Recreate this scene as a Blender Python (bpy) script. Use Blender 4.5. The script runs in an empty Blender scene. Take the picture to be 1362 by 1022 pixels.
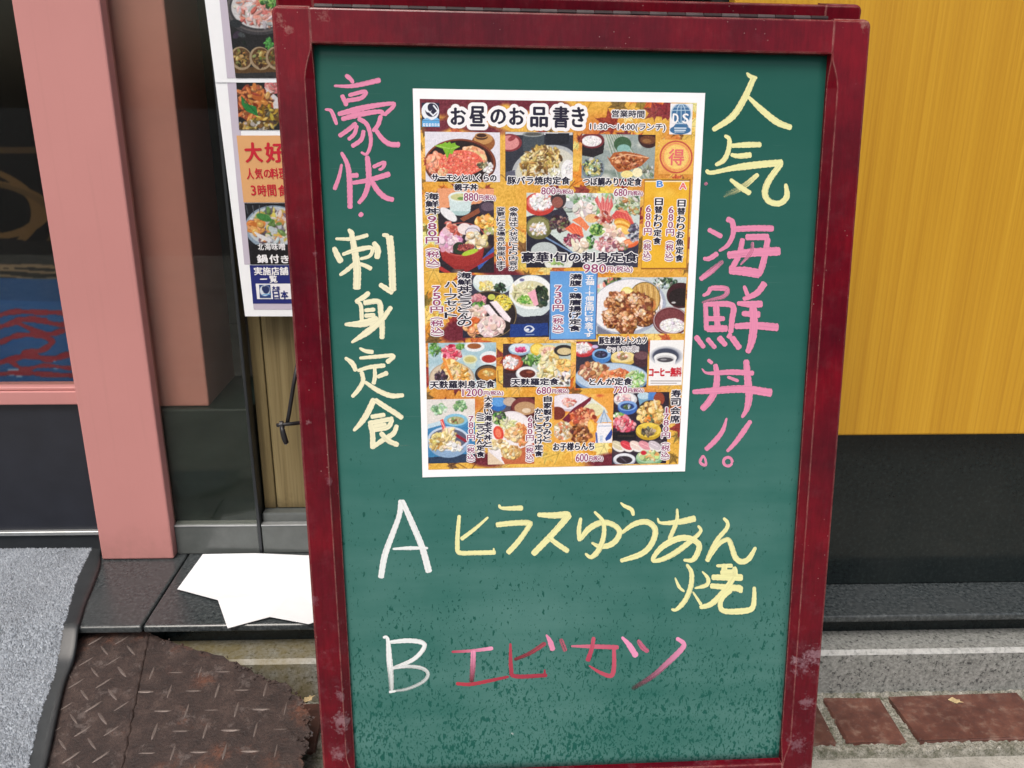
import bpy, bmesh, math, random
import numpy as np
from mathutils import Vector, Matrix

SC = bpy.context.scene
COL = SC.collection
random.seed(7)
rng = np.random.default_rng(7)

# ------------------------------------------------------------------ camera
F_PX, PITCH, ROLL, YAW = 1153.336, 0.3201, 0.0050, -0.0341
CX, CY = 681.0, 511.0                      # middle of the 1362 x 1022 photograph

def cam_axes():
    cp, sp = math.cos(PITCH), math.sin(PITCH)
    fwd = np.array([0, cp, -sp]); up = np.array([0, sp, cp]); right = np.array([1.0, 0, 0])
    cr, sr = math.cos(ROLL), math.sin(ROLL)
    r2 = cr * right + sr * up; u2 = -sr * right + cr * up
    c, s = math.cos(YAW), math.sin(YAW)
    R = np.array([[c, -s, 0], [s, c, 0], [0, 0, 1]])
    return R @ r2, R @ u2, R @ fwd

AR, AU, AF = cam_axes()

def ray(x, y):
    return AF + (x - CX) / F_PX * AR - (y - CY) / F_PX * AU

Y_KERB = 1.11                               # front face of the stone kerb
_d = ray(1200, 932)
EYE = np.array([0.0, 0.0, -_d[2] * Y_KERB / _d[1]])   # eye height above the paving

def at_y(x, y, Y):
    d = ray(x, y); return EYE + d * (Y / d[1])

def at_z(x, y, z):
    d = ray(x, y); return EYE + d * ((z - EYE[2]) / d[2])

cam_data = bpy.data.cameras.new('camera')
cam = bpy.data.objects.new('camera', cam_data)
COL.objects.link(cam)
cam_data.sensor_width = 36.0
cam_data.lens = F_PX / 1362.0 * 36.0
cam_data.clip_start = 0.02
cam_data.clip_end = 500
M = Matrix(((AR[0], AU[0], -AF[0], EYE[0]), (AR[1], AU[1], -AF[1], EYE[1]),
            (AR[2], AU[2], -AF[2], EYE[2]), (0, 0, 0, 1)))
cam.matrix_world = M
SC.camera = cam

# ------------------------------------------------------------------ light
world = bpy.data.worlds.new('World')
SC.world = world
world.use_nodes = True
wn = world.node_tree.nodes; wl = world.node_tree.links
bg = wn['Background']
sky = wn.new('ShaderNodeTexSky')
sky.sky_type = 'NISHITA'
sky.sun_disc = False
SUN_EL, SUN_ROT = math.radians(58), math.radians(200)
sky.sun_elevation = SUN_EL
sky.sun_rotation = SUN_ROT
sky.air_density = 1.0; sky.dust_density = 6.0; sky.ozone_density = 0.6
wl.new(sky.outputs['Color'], bg.inputs['Color'])
bg.inputs['Strength'].default_value = 0.10
sd = bpy.data.lights.new('sun', 'SUN')
sd.energy = 1.3; sd.angle = math.radians(25); sd.color = (1.0, 0.965, 0.92)
sun = bpy.data.objects.new('sun', sd); COL.objects.link(sun)
to_sun = Vector((math.sin(SUN_ROT) * math.cos(SUN_EL), math.cos(SUN_ROT) * math.cos(SUN_EL), math.sin(SUN_EL)))
sun.rotation_euler = to_sun.to_track_quat('Z', 'Y').to_euler()
sun.location = (0, -2, 4)
vs = SC.view_settings
vs.view_transform = 'Standard'; vs.look = 'None'; vs.gamma = 1.0; vs.use_curve_mapping = False
vs.exposure = 0.62

# ------------------------------------------------------------------ helpers
def lin(c):
    c = np.asarray(c, float) / 255.0
    return np.where(c <= 0.04045, c / 12.92, ((c + 0.055) / 1.055) ** 2.4)

def L(r, g, b, k=1.0):
    v = lin((r, g, b)) * k
    return (float(v[0]), float(v[1]), float(v[2]), 1.0)

class NT:
    """tiny node-tree writer"""
    def __init__(self, name):
        self.m = bpy.data.materials.new(name); self.m.use_nodes = True
        self.t = self.m.node_tree; self.n = self.t.nodes; self.l = self.t.links
        self.b = self.n['Principled BSDF']; self.out = self.n['Material Output']
        self._co = None
    def new(self, kind, **kw):
        x = self.n.new('ShaderNode' + kind)
        for k, v in kw.items(): setattr(x, k, v)
        return x
    def put(self, sock, v):
        if isinstance(v, bpy.types.NodeSocket): self.l.new(v, sock)
        elif isinstance(v, (tuple, list)) and len(v) == 3 and sock.type == 'RGBA': sock.default_value = (*v, 1)
        else: sock.default_value = v
    def co(self, scale=(1, 1, 1), rot=(0, 0, 0), src='Object'):
        if self._co is None: self._co = self.new('TexCoord')
        mp = self.new('Mapping'); self.l.new(self._co.outputs[src], mp.inputs['Vector'])
        mp.inputs['Scale'].default_value = scale; mp.inputs['Rotation'].default_value = rot
        return mp.outputs['Vector']
    def attr(self, name, out='Color'):
        a = self.new('Attribute'); a.attribute_name = name; return a.outputs[out]
    def noise(self, scale, detail=4, rough=0.55, vec=None, out='Fac', dist=0.0):
        x = self.new('TexNoise'); x.inputs['Scale'].default_value = scale; x.inputs['Detail'].default_value = detail
        x.inputs['Roughness'].default_value = rough; x.inputs['Distortion'].default_value = dist
        self.l.new(vec if vec is not None else self.co(), x.inputs['Vector']); return x.outputs[out]
    def voro(self, scale, vec=None, out='Distance', feature='F1', rnd=1.0):
        x = self.new('TexVoronoi'); x.feature = feature; x.inputs['Scale'].default_value = scale
        x.inputs['Randomness'].default_value = rnd
        self.l.new(vec if vec is not None else self.co(), x.inputs['Vector']); return x.outputs[out]
    def ramp(self, fac, stops, interp='LINEAR'):
        x = self.new('ValToRGB'); cr = x.color_ramp; cr.interpolation = interp
        while len(cr.elements) > 1: cr.elements.remove(cr.elements[-1])
        for i, (p, c) in enumerate(stops):
            if not isinstance(c, (tuple, list)): c = (c, c, c, 1)
            if len(c) == 3: c = (*c, 1)
            e = cr.elements[0] if i == 0 else cr.elements.new(p)
            e.position = p; e.color = c
        self.put(x.inputs['Fac'], fac); return x.outputs['Color']
    def mix(self, fac, a, b, blend='MIX'):
        x = self.new('Mix'); x.data_type = 'RGBA'; x.blend_type = blend
        self.put(x.inputs['Factor'], fac); self.put(x.inputs[6], a); self.put(x.inputs[7], b); return x.outputs[2]
    def math(self, op, a, b=0.0, c=None, clamp=False):
        x = self.new('Math'); x.operation = op; x.use_clamp = clamp
        self.put(x.inputs[0], a); self.put(x.inputs[1], b)
        if c is not None: self.put(x.inputs[2], c)
        return x.outputs[0]
    def sep(self, v):
        x = self.new('SeparateXYZ'); self.put(x.inputs[0], v); return x.outputs
    def bump(self, h, strength=0.3, dist=0.001):
        x = self.new('Bump'); x.inputs['Strength'].default_value = strength; x.inputs['Distance'].default_value = dist
        self.put(x.inputs['Height'], h); self.l.new(x.outputs[0], self.b.inputs['Normal'])
    def edge(self, radius=0.002):
        bv = self.new('Bevel'); bv.samples = 4; bv.inputs['Radius'].default_value = radius
        g = self.new('NewGeometry'); d = self.new('VectorMath'); d.operation = 'DOT_PRODUCT'
        self.l.new(bv.outputs[0], d.inputs[0]); self.l.new(g.outputs['Normal'], d.inputs[1])
        return self.math('SUBTRACT', 1.0, d.outputs['Value'])
    def set(self, color=None, rough=None, spec=None, metal=None, **kw):
        if color is not None: self.put(self.b.inputs['Base Color'], color)
        if rough is not None: self.put(self.b.inputs['Roughness'], rough)
        if spec is not None: self.put(self.b.inputs['Specular IOR Level'], spec)
        if metal is not None: self.put(self.b.inputs['Metallic'], metal)
        for k, v in kw.items(): self.put(self.b.inputs[k], v)
        return self.m

def thing(name, label, cat, loc=(0, 0, 0), group=None):
    o = bpy.data.objects.new(name, None); COL.objects.link(o)
    o.location = loc; o.empty_display_size = 0.05
    o['label'] = label; o['category'] = cat
    if group: o['group'] = group
    return o

def tag(o, label, cat, group=None):
    o['label'] = label; o['category'] = cat
    if group: o['group'] = group
    return o

def wloc(o):
    v = Vector((0, 0, 0))
    while o is not None:
        v = v + Vector(o.location); o = o.parent
    return v

def obj(name, verts, faces, mats, parent=None, smooth=False, origin=None, fm=None):
    """ONE mesh object; verts in world metres, re-based on its parent (parents are never rotated)"""
    me = bpy.data.meshes.new(name)
    base = wloc(parent) if parent is not None else Vector(origin if origin is not None else (0, 0, 0))
    V = np.asarray(verts, float) - np.array(base)
    me.from_pydata([tuple(v) for v in V], [], [tuple(int(i) for i in f) for f in faces])
    for m in (mats if isinstance(mats, (list, tuple)) else [mats]): me.materials.append(m)
    if fm is not None: me.polygons.foreach_set('material_index', np.asarray(fm, np.int32))
    if smooth: me.polygons.foreach_set('use_smooth', np.ones(len(me.polygons), bool))
    me.update()
    o = bpy.data.objects.new(name, me); COL.objects.link(o)
    if parent is not None: o.parent = parent
    else: o.location = base
    return o

def box_mesh(x0, x1, y0, y1, z0, z1, bev=0.0, seg=2):
    bm = bmesh.new()
    bmesh.ops.create_cube(bm, size=1.0)
    for v in bm.verts:
        v.co = Vector(((x0 + x1) / 2 + v.co.x * (x1 - x0), (y0 + y1) / 2 + v.co.y * (y1 - y0), (z0 + z1) / 2 + v.co.z * (z1 - z0)))
    if bev > 0:
        bmesh.ops.bevel(bm, geom=list(bm.edges), offset=bev, segments=seg, affect='EDGES', profile=0.5)
    V = [tuple(v.co) for v in bm.verts]
    bm.verts.index_update()
    F = [[v.index for v in f.verts] for f in bm.faces]
    bm.free()
    return V, F

def box(name, x0, x1, y0, y1, z0, z1, m, parent=None, bev=0.0, seg=2):
    V, F = box_mesh(x0, x1, y0, y1, z0, z1, bev, seg)
    return obj(name, V, F, m, parent, smooth=False, origin=((x0 + x1) / 2, (y0 + y1) / 2, z0))

def tube(path, r, n=10, cap=True):
    P = [Vector(p) for p in path]; V = []; F = []
    up = None
    for i, p in enumerate(P):
        t = (P[min(i + 1, len(P) - 1)] - P[max(i - 1, 0)]).normalized()
        if up is None:
            up = Vector((0, 0, 1)) if abs(t.z) < 0.9 else Vector((1, 0, 0))
        a = t.cross(up).normalized(); b = a.cross(t).normalized(); up = b
        rr = r[i] if isinstance(r, (list, tuple)) else r
        for k in range(n):
            w = 2 * math.pi * k / n
            V.append(tuple(p + a * (rr * math.cos(w)) + b * (rr * math.sin(w))))
    for i in range(len(P) - 1):
        for k in range(n):
            F.append((i * n + k, i * n + (k + 1) % n, (i + 1) * n + (k + 1) % n, (i + 1) * n + k))
    if cap:
        F.append(tuple(range(n - 1, -1, -1))); F.append(tuple(range((len(P) - 1) * n, len(P) * n)))
    return V, F

def grid_obj(name, P, m, parent, colors=None, attr='print', smooth=True):
    """P: (rows, cols, 3) world points -> grid mesh, optional per-vertex linear colours"""
    R, C, _ = P.shape
    me = bpy.data.meshes.new(name)
    base = np.array(wloc(parent)) if parent is not None else np.zeros(3)
    co = (P.reshape(-1, 3) - base).astype(np.float32)
    i = np.arange(R * C).reshape(R, C)
    q = np.stack([i[1:, :-1], i[1:, 1:], i[:-1, 1:], i[:-1, :-1]], -1).reshape(-1, 4).astype(np.int32)
    me.vertices.add(R * C); me.vertices.foreach_set('co', co.ravel())
    me.loops.add(q.size); me.loops.foreach_set('vertex_index', q.ravel())
    me.polygons.add(len(q))
    me.polygons.foreach_set('loop_start', np.arange(0, q.size, 4, dtype=np.int32))
    me.polygons.foreach_set('use_smooth', np.full(len(q), smooth, bool))
    me.update(calc_edges=True); me.validate()
    if colors is not None:
        a = me.attributes.new(attr, 'FLOAT_COLOR', 'POINT')
        c = np.ones((R * C, 4), np.float32); c[:, :3] = colors.reshape(-1, 3)
        a.data.foreach_set('color', c.ravel())
    me.materials.append(m)
    o = bpy.data.objects.new(name, me); COL.objects.link(o)
    if parent is not None: o.parent = parent
    return o

def catmull(pts, n=6):
    P = np.asarray(pts, float)
    if len(P) < 3:
        t = np.linspace(0, 1, n * (len(P) - 1) + 1)[:, None]
        return P[0] * (1 - t) + P[-1] * t
    Q = np.vstack([2 * P[0] - P[1], P, 2 * P[-1] - P[-2]]); out = []
    for i in range(1, len(Q) - 2):
        for t in np.linspace(0, 1, n, endpoint=False):
            a, b, c, d = Q[i - 1], Q[i], Q[i + 1], Q[i + 2]
            out.append(0.5 * ((2 * b) + (c - a) * t + (2 * a - 5 * b + 4 * c - d) * t * t + (3 * b - a - 3 * c + d) * t ** 3))
    out.append(P[-1]); return np.array(out)

# ------------------------------------------------------------------ materials
def m_print():
    t = NT('printed_ink'); c = t.attr('print'); return t.set(c, 0.45, 0.35)
def m_plain(name, c, rough=0.5, spec=0.4, metal=0.0, var=0.12, scale=40, bump=0.0):
    t = NT(name); n = t.noise(scale, 5)
    k = t.ramp(n, [(0.3, 1 - var), (0.7, 1 + var)])
    t.set(t.mix(1.0, (*c[:3], 1), k, 'MULTIPLY'), rough, spec, metal)
    if bump: t.bump(t.noise(scale * 6, 4), bump, 0.001)
    return t.m

MAT = {}
MAT['print'] = m_print()
MAT['paper'] = m_plain('white_paper', (0.80, 0.825, 0.85), 0.45, 0.3, var=0.02)
MAT['ink'] = m_plain('dark_ink', L(28, 26, 48), 0.5, 0.3, var=0.0)
MAT['price_ink'] = m_plain('purple_ink', L(140, 60, 105), 0.5, 0.3, var=0.0)
MAT['red_ink'] = m_plain('red_ink', L(196, 34, 52, 0.9), 0.5, 0.3, var=0.0)
MAT['blue_ink'] = m_plain('blue_ink', L(70, 130, 200), 0.5, 0.3, var=0.0)
MAT['pink_ink'] = m_plain('pink_ink', L(215, 105, 105), 0.5, 0.3, var=0.0)
MAT['grey_ink'] = m_plain('grey_ink', L(120, 110, 120), 0.5, 0.3, var=0.0)
MAT['white_ink'] = m_plain('white_ink', (0.78, 0.78, 0.80), 0.5, 0.3, var=0.0)

# red lacquered sign frame, worn at its edges, dusty and water-stained
t = NT('red_lacquer')
n1 = t.noise(9, 5, 0.6); n2 = t.noise(55, 6, 0.65); n3 = t.noise(240, 5, 0.7, t.co((1, 1, 0.12)))
c = t.ramp(n1, [(0.30, (0.060, 0.0016, 0.0075)), (0.5, (0.100, 0.0018, 0.0085)), (0.72, (0.165, 0.0024, 0.0095))])
dust = t.ramp(n2, [(0.52, 0.0), (0.74, 1.0)])
zz = t.sep(t.co())[2]
low = t.ramp(t.math('ADD', t.math('MULTIPLY', zz, -1.5), 0.75), [(0.0, 0.18), (0.25, 0.3), (0.6, 1.0)])
dm = t.math('MULTIPLY', t.math('MULTIPLY', dust, low), 0.18)
c = t.mix(dm, c, (0.30, 0.17, 0.20, 1))
grain = t.ramp(n3, [(0.35, 0.85), (0.65, 1.12)])
c = t.mix(1.0, c, grain, 'MULTIPLY')
e = t.edge(0.0022)
wear = t.math('MULTIPLY', t.ramp(e, [(0.015, 0.0), (0.10, 1.0)]), t.ramp(t.noise(70, 6, 0.7), [(0.34, 0.05), (0.56, 0.95)]))
c = t.mix(wear, c, (0.36, 0.17, 0.15, 1))
spk = t.ramp(t.voro(150), [(0.05, 1.0), (0.09, 0.0)])
spk = t.math('MULTIPLY', spk, t.ramp(t.noise(14, 3), [(0.52, 0.0), (0.62, 0.8)]))
c = t.mix(spk, c, (0.42, 0.28, 0.27, 1))
t.set(c, t.ramp(t.math('ADD', t.math('MULTIPLY', n2, 0.6), t.math('MULTIPLY', dm, 0.6)), [(0.2, 0.16), (0.7, 0.40)]), 0.27)
t.bump(n3, 0.12, 0.0006)
MAT['frame'] = t.m; FRAME_T = t

# green board: slate green, dried chalk film with rain-drop marks getting denser downwards
t = NT('green_chalkboard')
st = t.attr('st', 'Vector'); s = t.sep(st)         # metres, v down from the top edge
def mapped(scale, rotz=0.0):
    mp = t.new('Mapping'); t.l.new(st, mp.inputs['Vector']); mp.inputs['Scale'].default_value = scale
    mp.inputs['Rotation'].default_value = (0, 0, rotz); return mp.outputs[0]
v01 = t.math('DIVIDE', s[1], 0.84)
base = t.ramp(v01, [(0.0, (0.005, 0.076, 0.058)), (0.5, (0.006, 0.098, 0.080)), (1.0, (0.006, 0.092, 0.073))])
film_n = t.noise(7, 5, 0.6, mapped((1, 0.7, 1)))
streak = t.noise(22, 4, 0.6, mapped((0.12, 1, 1)))
film = t.math('MULTIPLY', t.ramp(v01, [(0.10, 0.07), (0.42, 0.18), (0.62, 0.34), (0.95, 0.46)]),
              t.math('ADD', t.ramp(film_n, [(0.25, 0.45), (0.7, 1.15)]), t.math('MULTIPLY', t.math('SUBTRACT', streak, 0.5), 1.5)))
drop_n = t.math('MAXIMUM', t.noise(170, 2, 0.5, mapped((1.35, 0.7, 1), 0.6), dist=0.5), t.math('SUBTRACT', t.noise(330, 2, 0.5, mapped((1.2, 0.75, 1), 0.9), dist=0.4), 0.02))
drop_g = t.noise(18, 4, 0.6, mapped((1, 1, 1)))
thr = t.ramp(v01, [(0.25, 0.80), (0.52, 0.70), (0.70, 0.65), (0.86, 0.595), (1.0, 0.545)])
thr = t.math('ADD', thr, t.math('MULTIPLY', t.math('SUBTRACT', 0.5, drop_g), 0.22))
drops = t.math('MULTIPLY', t.math('SUBTRACT', drop_n, thr), 26.0, clamp=True)
fresh = t.math('MULTIPLY', film, t.math('SUBTRACT', 1.0, drops))
c = t.mix(fresh, base, (0.122, 0.255, 0.235, 1))
c = t.mix(t.math('MULTIPLY', drops, t.ramp(v01, [(0.5, 0.50), (1.0, 0.22)])), c, (0.010, 0.052, 0.040, 1))
sc = t.ramp(t.noise(500, 3, 0.6, mapped((0.02, 1, 1), 0.5)), [(0.70, 0.0), (0.76, 0.10)])
c = t.mix(sc, c, (0.5, 0.55, 0.52, 1))
t.set(c, t.ramp(drops, [(0, 0.42), (1, 0.30)]), 0.24)
t.bump(t.noise(900, 3, 0.5, mapped((1, 1, 1))), 0.08, 0.0004)
MAT['board'] = t.m

# chalk marker, colour and strength carried along each stroke
t = NT('chalk_marker')
c = t.attr('chalk'); al = t.attr('chalk', 'Alpha'); st = t.attr('st', 'Vector')
mp = t.new('Mapping'); t.l.new(st, mp.inputs['Vector']); mp.inputs['Scale'].default_value = (18, 620, 1)
n = t.noise(1.0, 4, 0.65, mp.outputs[0]); g = t.noise(900, 3, 0.6)
cov = t.math('ADD', t.math('MULTIPLY', n, 0.75), t.math('MULTIPLY', g, 0.35))
op = t.math('MULTIPLY', t.math('ADD', t.math('SUBTRACT', cov, 0.60), t.math('MULTIPLY', t.math('SUBTRACT', al, 0.5), 1.25)), 2.1, clamp=True)
op = t.math('MULTIPLY', op, t.math('MINIMUM', 1.0, t.math('ADD', t.math('MULTIPLY', al, 0.75), 0.30)))
k = t.ramp(n, [(0.3, 0.84), (0.7, 1.05)])
t.set(t.mix(1.0, c, k, 'MULTIPLY'), 0.75, 0.15)
tr = t.new('BsdfTransparent'); mx = t.new('MixShader')
t.l.new(op, mx.inputs[0]); t.l.new(tr.outputs[0], mx.inputs[1]); t.l.new(t.b.outputs[0], mx.inputs[2])
t.l.new(mx.outputs[0], t.out.inputs['Surface'])
MAT['chalk'] = t.m

MAT['hinge_light'] = m_plain('worn_steel', (0.060, 0.048, 0.050), 0.55, 0.3, 0.0, 0.25, 120)
MAT['hinge_dark'] = m_plain('dark_steel', (0.022, 0.012, 0.014), 0.55, 0.3, 0.0, 0.25, 120)
MAT['black_metal'] = m_plain('black_iron', (0.018, 0.018, 0.02), 0.4, 0.5, 0.3, 0.2, 90)

t = NT('pink_enamel')
n = t.noise(3.0, 4); g = t.noise(600, 2)
c = t.ramp(n, [(0.3, (0.480, 0.212, 0.200)), (0.7, (0.530, 0.238, 0.224))])
e = t.math('MULTIPLY', t.ramp(t.edge(0.003), [(0.06, 0.0), (0.25, 0.5)]), t.ramp(t.noise(50, 5), [(0.45, 0.0), (0.6, 1.0)]))
c = t.mix(e, c, (0.28, 0.13, 0.11, 1))
spk = t.math('MULTIPLY', t.ramp(t.voro(90), [(0.03, 1.0), (0.06, 0.0)]), t.ramp(t.noise(11, 3), [(0.56, 0.0), (0.64, 0.4)]))
c = t.mix(spk, c, (0.30, 0.15, 0.13, 1))
zp = t.sep(t.co())[2]
grime = t.math('MULTIPLY', t.ramp(t.math('ADD', t.math('MULTIPLY', zp, 5.0), t.math('MULTIPLY', t.noise(22, 5, 0.7), 0.5)), [(0.12, 0.55), (0.55, 0.0)]), t.ramp(t.noise(60, 5, 0.7), [(0.35, 0.3), (0.65, 1.0)]))
c = t.mix(grime, c, (0.26, 0.135, 0.115, 1))
run = t.ramp(t.noise(30, 5, 0.65, t.co((4, 4, 0.12))), [(0.56, 0.0), (0.78, 0.22)])
c = t.mix(run, c, (0.36, 0.17, 0.155, 1))
t.set(c, 0.42, 0.4); t.bump(g, 0.12, 0.0004)
MAT['pink'] = t.m

t = NT('tinted_glass')
gl = t.new('BsdfGlossy'); gl.inputs['Roughness'].default_value = 0.015; gl.inputs['Color'].default_value = (0.9, 0.95, 0.95, 1)
tr = t.new('BsdfTransparent'); tr.inputs['Color'].default_value = (0.88, 0.89, 0.86, 1)
lw = t.new('LayerWeight'); lw.inputs['Blend'].default_value = 0.5
fr = t.math('ADD', t.math('MULTIPLY', t.math('POWER', lw.outputs['Facing'], 5.0), 0.90), 0.022)
mx = t.new('MixShader'); t.l.new(fr, mx.inputs[0]); t.l.new(tr.outputs[0], mx.inputs[1]); t.l.new(gl.outputs[0], mx.inputs[2])
t.l.new(mx.outputs[0], t.out.inputs['Surface'])
MAT['glass'] = t.m

t = NT('black_granite')
a = t.noise(160, 5, 0.7); b = t.voro(330); w = t.noise(6, 4)
c = t.ramp(a, [(0.35, (0.0055, 0.0085, 0.0090)), (0.55, (0.009, 0.0135, 0.014)), (0.72, (0.019, 0.027, 0.028))])
c = t.mix(t.ramp(b, [(0.08, 0.55), (0.2, 0.0)]), c, (0.006, 0.007, 0.007, 1))
c = t.mix(t.ramp(w, [(0.45, 0.0), (0.75, 0.22)]), c, (0.040, 0.046, 0.043, 1))
t.set(c, t.ramp(t.noise(25, 4), [(0.3, 0.08), (0.7, 0.20)]), 0.3); MAT['granite'] = t.m

t = NT('ledge_granite')
a = t.noise(170, 5, 0.72); w = t.noise(7, 5, 0.6); b = t.voro(260)
c = t.ramp(a, [(0.32, (0.012, 0.017, 0.019)), (0.50, (0.036, 0.044, 0.047)), (0.70, (0.095, 0.108, 0.112))])
c = t.mix(t.ramp(w, [(0.40, 0.0), (0.68, 0.5)]), c, (0.060, 0.066, 0.068, 1))
c = t.mix(t.ramp(b, [(0.1, 0.6), (0.22, 0.0)]), c, (0.012, 0.012, 0.013, 1))
t.set(c, t.ramp(w, [(0.3, 0.16), (0.7, 0.36)]), 0.45); MAT['ledge'] = t.m

t = NT('grey_granite')
a = t.noise(190, 4, 0.75); b = t.noise(200, 3, 0.6); w = t.noise(8, 4)
c = t.ramp(a, [(0.30, (0.11, 0.115, 0.108)), (0.5, (0.215, 0.225, 0.212)), (0.7, (0.33, 0.335, 0.32))])
c = t.mix(t.ramp(b, [(0.34, 0.85), (0.44, 0.0)]), c, (0.022, 0.024, 0.026, 1))
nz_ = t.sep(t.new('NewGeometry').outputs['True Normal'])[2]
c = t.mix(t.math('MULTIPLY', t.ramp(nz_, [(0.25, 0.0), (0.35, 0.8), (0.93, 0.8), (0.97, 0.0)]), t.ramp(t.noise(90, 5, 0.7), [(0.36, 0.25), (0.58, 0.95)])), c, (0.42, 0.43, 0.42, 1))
xx = t.sep(t.co())[0]
moss = t.math('MULTIPLY', t.ramp(t.math('ADD', t.math('MULTIPLY', xx, -2.5), -0.25), [(0.0, 0.0), (0.5, 1.0)]), t.ramp(t.noise(30, 5), [(0.3, 0.3), (0.6, 1.0)]))
c = t.mix(t.math('MULTIPLY', moss, 0.75), c, (0.135, 0.105, 0.028, 1))
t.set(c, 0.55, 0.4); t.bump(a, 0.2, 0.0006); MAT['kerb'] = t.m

t = NT('red_brick')
a = t.noise(28, 6, 0.65); b = t.noise(150, 5, 0.7)
oi = t.new('ObjectInfo')
c = t.ramp(a, [(0.28, (0.055, 0.023, 0.018)), (0.5, (0.095, 0.038, 0.028)), (0.75, (0.150, 0.064, 0.044))])
c = t.mix(t.ramp(b, [(0.40, 0.30), (0.52, 0.0)]), c, (0.05, 0.03, 0.03, 1))
c = t.mix(t.ramp(t.noise(60, 6, 0.7), [(0.52, 0.0), (0.72, 0.5)]), c, (0.22, 0.17, 0.135, 1))
k = t.math('ADD', t.math('MULTIPLY', oi.outputs['Random'], 0.3), 0.85)
c = t.mix(1.0, c, k, 'MULTIPLY')
t.set(c, t.ramp(a, [(0.4, 0.35), (0.7, 0.7)]), 0.4); t.bump(b, 0.35, 0.001); MAT['brick'] = t.m

t = NT('mossy_mortar')
a = t.noise(60, 6, 0.7); b = t.noise(400, 4, 0.7)
c = t.ramp(a, [(0.30, (0.07, 0.075, 0.045)), (0.5, (0.24, 0.235, 0.20)), (0.72, (0.42, 0.41, 0.37))])
c = t.mix(t.ramp(b, [(0.38, 0.7), (0.52, 0.0)]), c, (0.05, 0.055, 0.035, 1))
t.set(c, 0.9, 0.2); t.bump(t.math('ADD', a, b), 0.6, 0.002); MAT['mortar'] = t.m

t = NT('pale_concrete')
a = t.noise(12, 6, 0.7); b = t.noise(260, 4, 0.7)
c = t.ramp(a, [(0.3, (0.20, 0.195, 0.17)), (0.55, (0.36, 0.355, 0.32)), (0.75, (0.52, 0.51, 0.47))])
c = t.mix(t.ramp(b, [(0.36, 0.5), (0.50, 0.0)]), c, (0.12, 0.12, 0.10, 1))
t.set(c, 0.85, 0.25); t.bump(b, 0.4, 0.001); MAT['concrete'] = t.m
MAT['asphalt'] = m_plain('asphalt', (0.055, 0.055, 0.057), 0.9, 0.3, var=0.3, scale=60, bump=0.5)

t = NT('rusty_checker_plate')
a = t.noise(9, 6, 0.65); b = t.noise(40, 6, 0.7); d = t.noise(300, 4, 0.7)
c = t.ramp(b, [(0.28, (0.016, 0.0105, 0.0095)), (0.5, (0.038, 0.024, 0.0205)), (0.7, (0.075, 0.051, 0.043))])
org = t.math('MULTIPLY', t.ramp(a, [(0.55, 0.0), (0.70, 1.0)]), t.ramp(b, [(0.42, 0.2), (0.58, 1.0)]))
c = t.mix(t.math('MULTIPLY', org, 0.75), c, (0.20, 0.060, 0.022, 1))
red = t.ramp(t.noise(16, 5, 0.6, dist=0.4), [(0.62, 0.0), (0.70, 0.55)])
c = t.mix(red, c, (0.075, 0.030, 0.020, 1))
pal = t.ramp(t.noise(34, 6, 0.75), [(0.56, 0.0), (0.66, 0.6)])
c = t.mix(pal, c, (0.135, 0.110, 0.100, 1))
c = t.mix(t.ramp(d, [(0.36, 0.55), (0.48, 0.0)]), c, (0.015, 0.011, 0.010, 1))
sp = t.ramp(t.voro(420), [(0.05, 0.8), (0.11, 0.0)])
sp = t.math('MULTIPLY', sp, t.ramp(t.noise(20, 3), [(0.52, 0.0), (0.6, 1.0)]))
c = t.mix(sp, c, (0.34, 0.31, 0.28, 1))
t.set(c, t.ramp(b, [(0.3, 0.42), (0.65, 0.75)]), 0.45, 0.15); t.bump(t.math('ADD', b, d), 0.5, 0.0022); MAT['rust'] = t.m
t = NT('worn_tread')
b = t.noise(60, 6, 0.7); a = t.noise(10, 5)
c = t.ramp(b, [(0.3, (0.070, 0.052, 0.046)), (0.7, (0.20, 0.165, 0.148))])
c = t.mix(t.ramp(a, [(0.55, 0.0), (0.70, 0.7)]), c, (0.20, 0.075, 0.035, 1))
t.set(c, 0.42, 0.5, 0.35); t.bump(t.noise(300, 4), 0.3, 0.0008); MAT['tread'] = t.m

t = NT('grey_carpet')
oi = t.attr('tuft'); a = t.noise(14, 4)
c = t.mix(1.0, oi, t.ramp(a, [(0.3, 0.88), (0.7, 1.08)]), 'MULTIPLY')
t.set(c, 0.95, 0.1); MAT['carpet'] = t.m
MAT['rubber'] = m_plain('black_rubber', (0.026, 0.030, 0.033), 0.42, 0.5, var=0.2, scale=30, bump=0.1)

t = NT('yellow_pine')
g1 = t.noise(5.0, 5, 0.6, t.co((9, 9, 0.16)), dist=0.3); g2 = t.noise(40, 4, 0.6, t.co((6, 6, 0.06)))
wv = t.new('TexWave'); wv.wave_type = 'BANDS'; wv.bands_direction = 'X'; wv.inputs['Scale'].default_value = 46
wv.inputs['Distortion'].default_value = 1.6; wv.inputs['Detail'].default_value = 2; wv.inputs['Detail Scale'].default_value = 0.7
t.l.new(t.co((1, 1, 0.055)), wv.inputs['Vector'])
c = t.ramp(g1, [(0.28, (0.46, 0.235, 0.014)), (0.5, (0.52, 0.280, 0.018)), (0.72, (0.57, 0.320, 0.024))])
c = t.mix(t.ramp(wv.outputs['Fac'], [(0.0, 0.24), (0.4, 0.0)]), c, (0.38, 0.170, 0.009, 1))
c = t.mix(t.ramp(g2, [(0.3, 0.30), (0.5, 0.0)]), c, (0.30, 0.125, 0.006, 1))
t.set(c, 0.38, 0.4); t.bump(wv.outputs['Fac'], 0.25, 0.0008); MAT['pine'] = t.m

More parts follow.
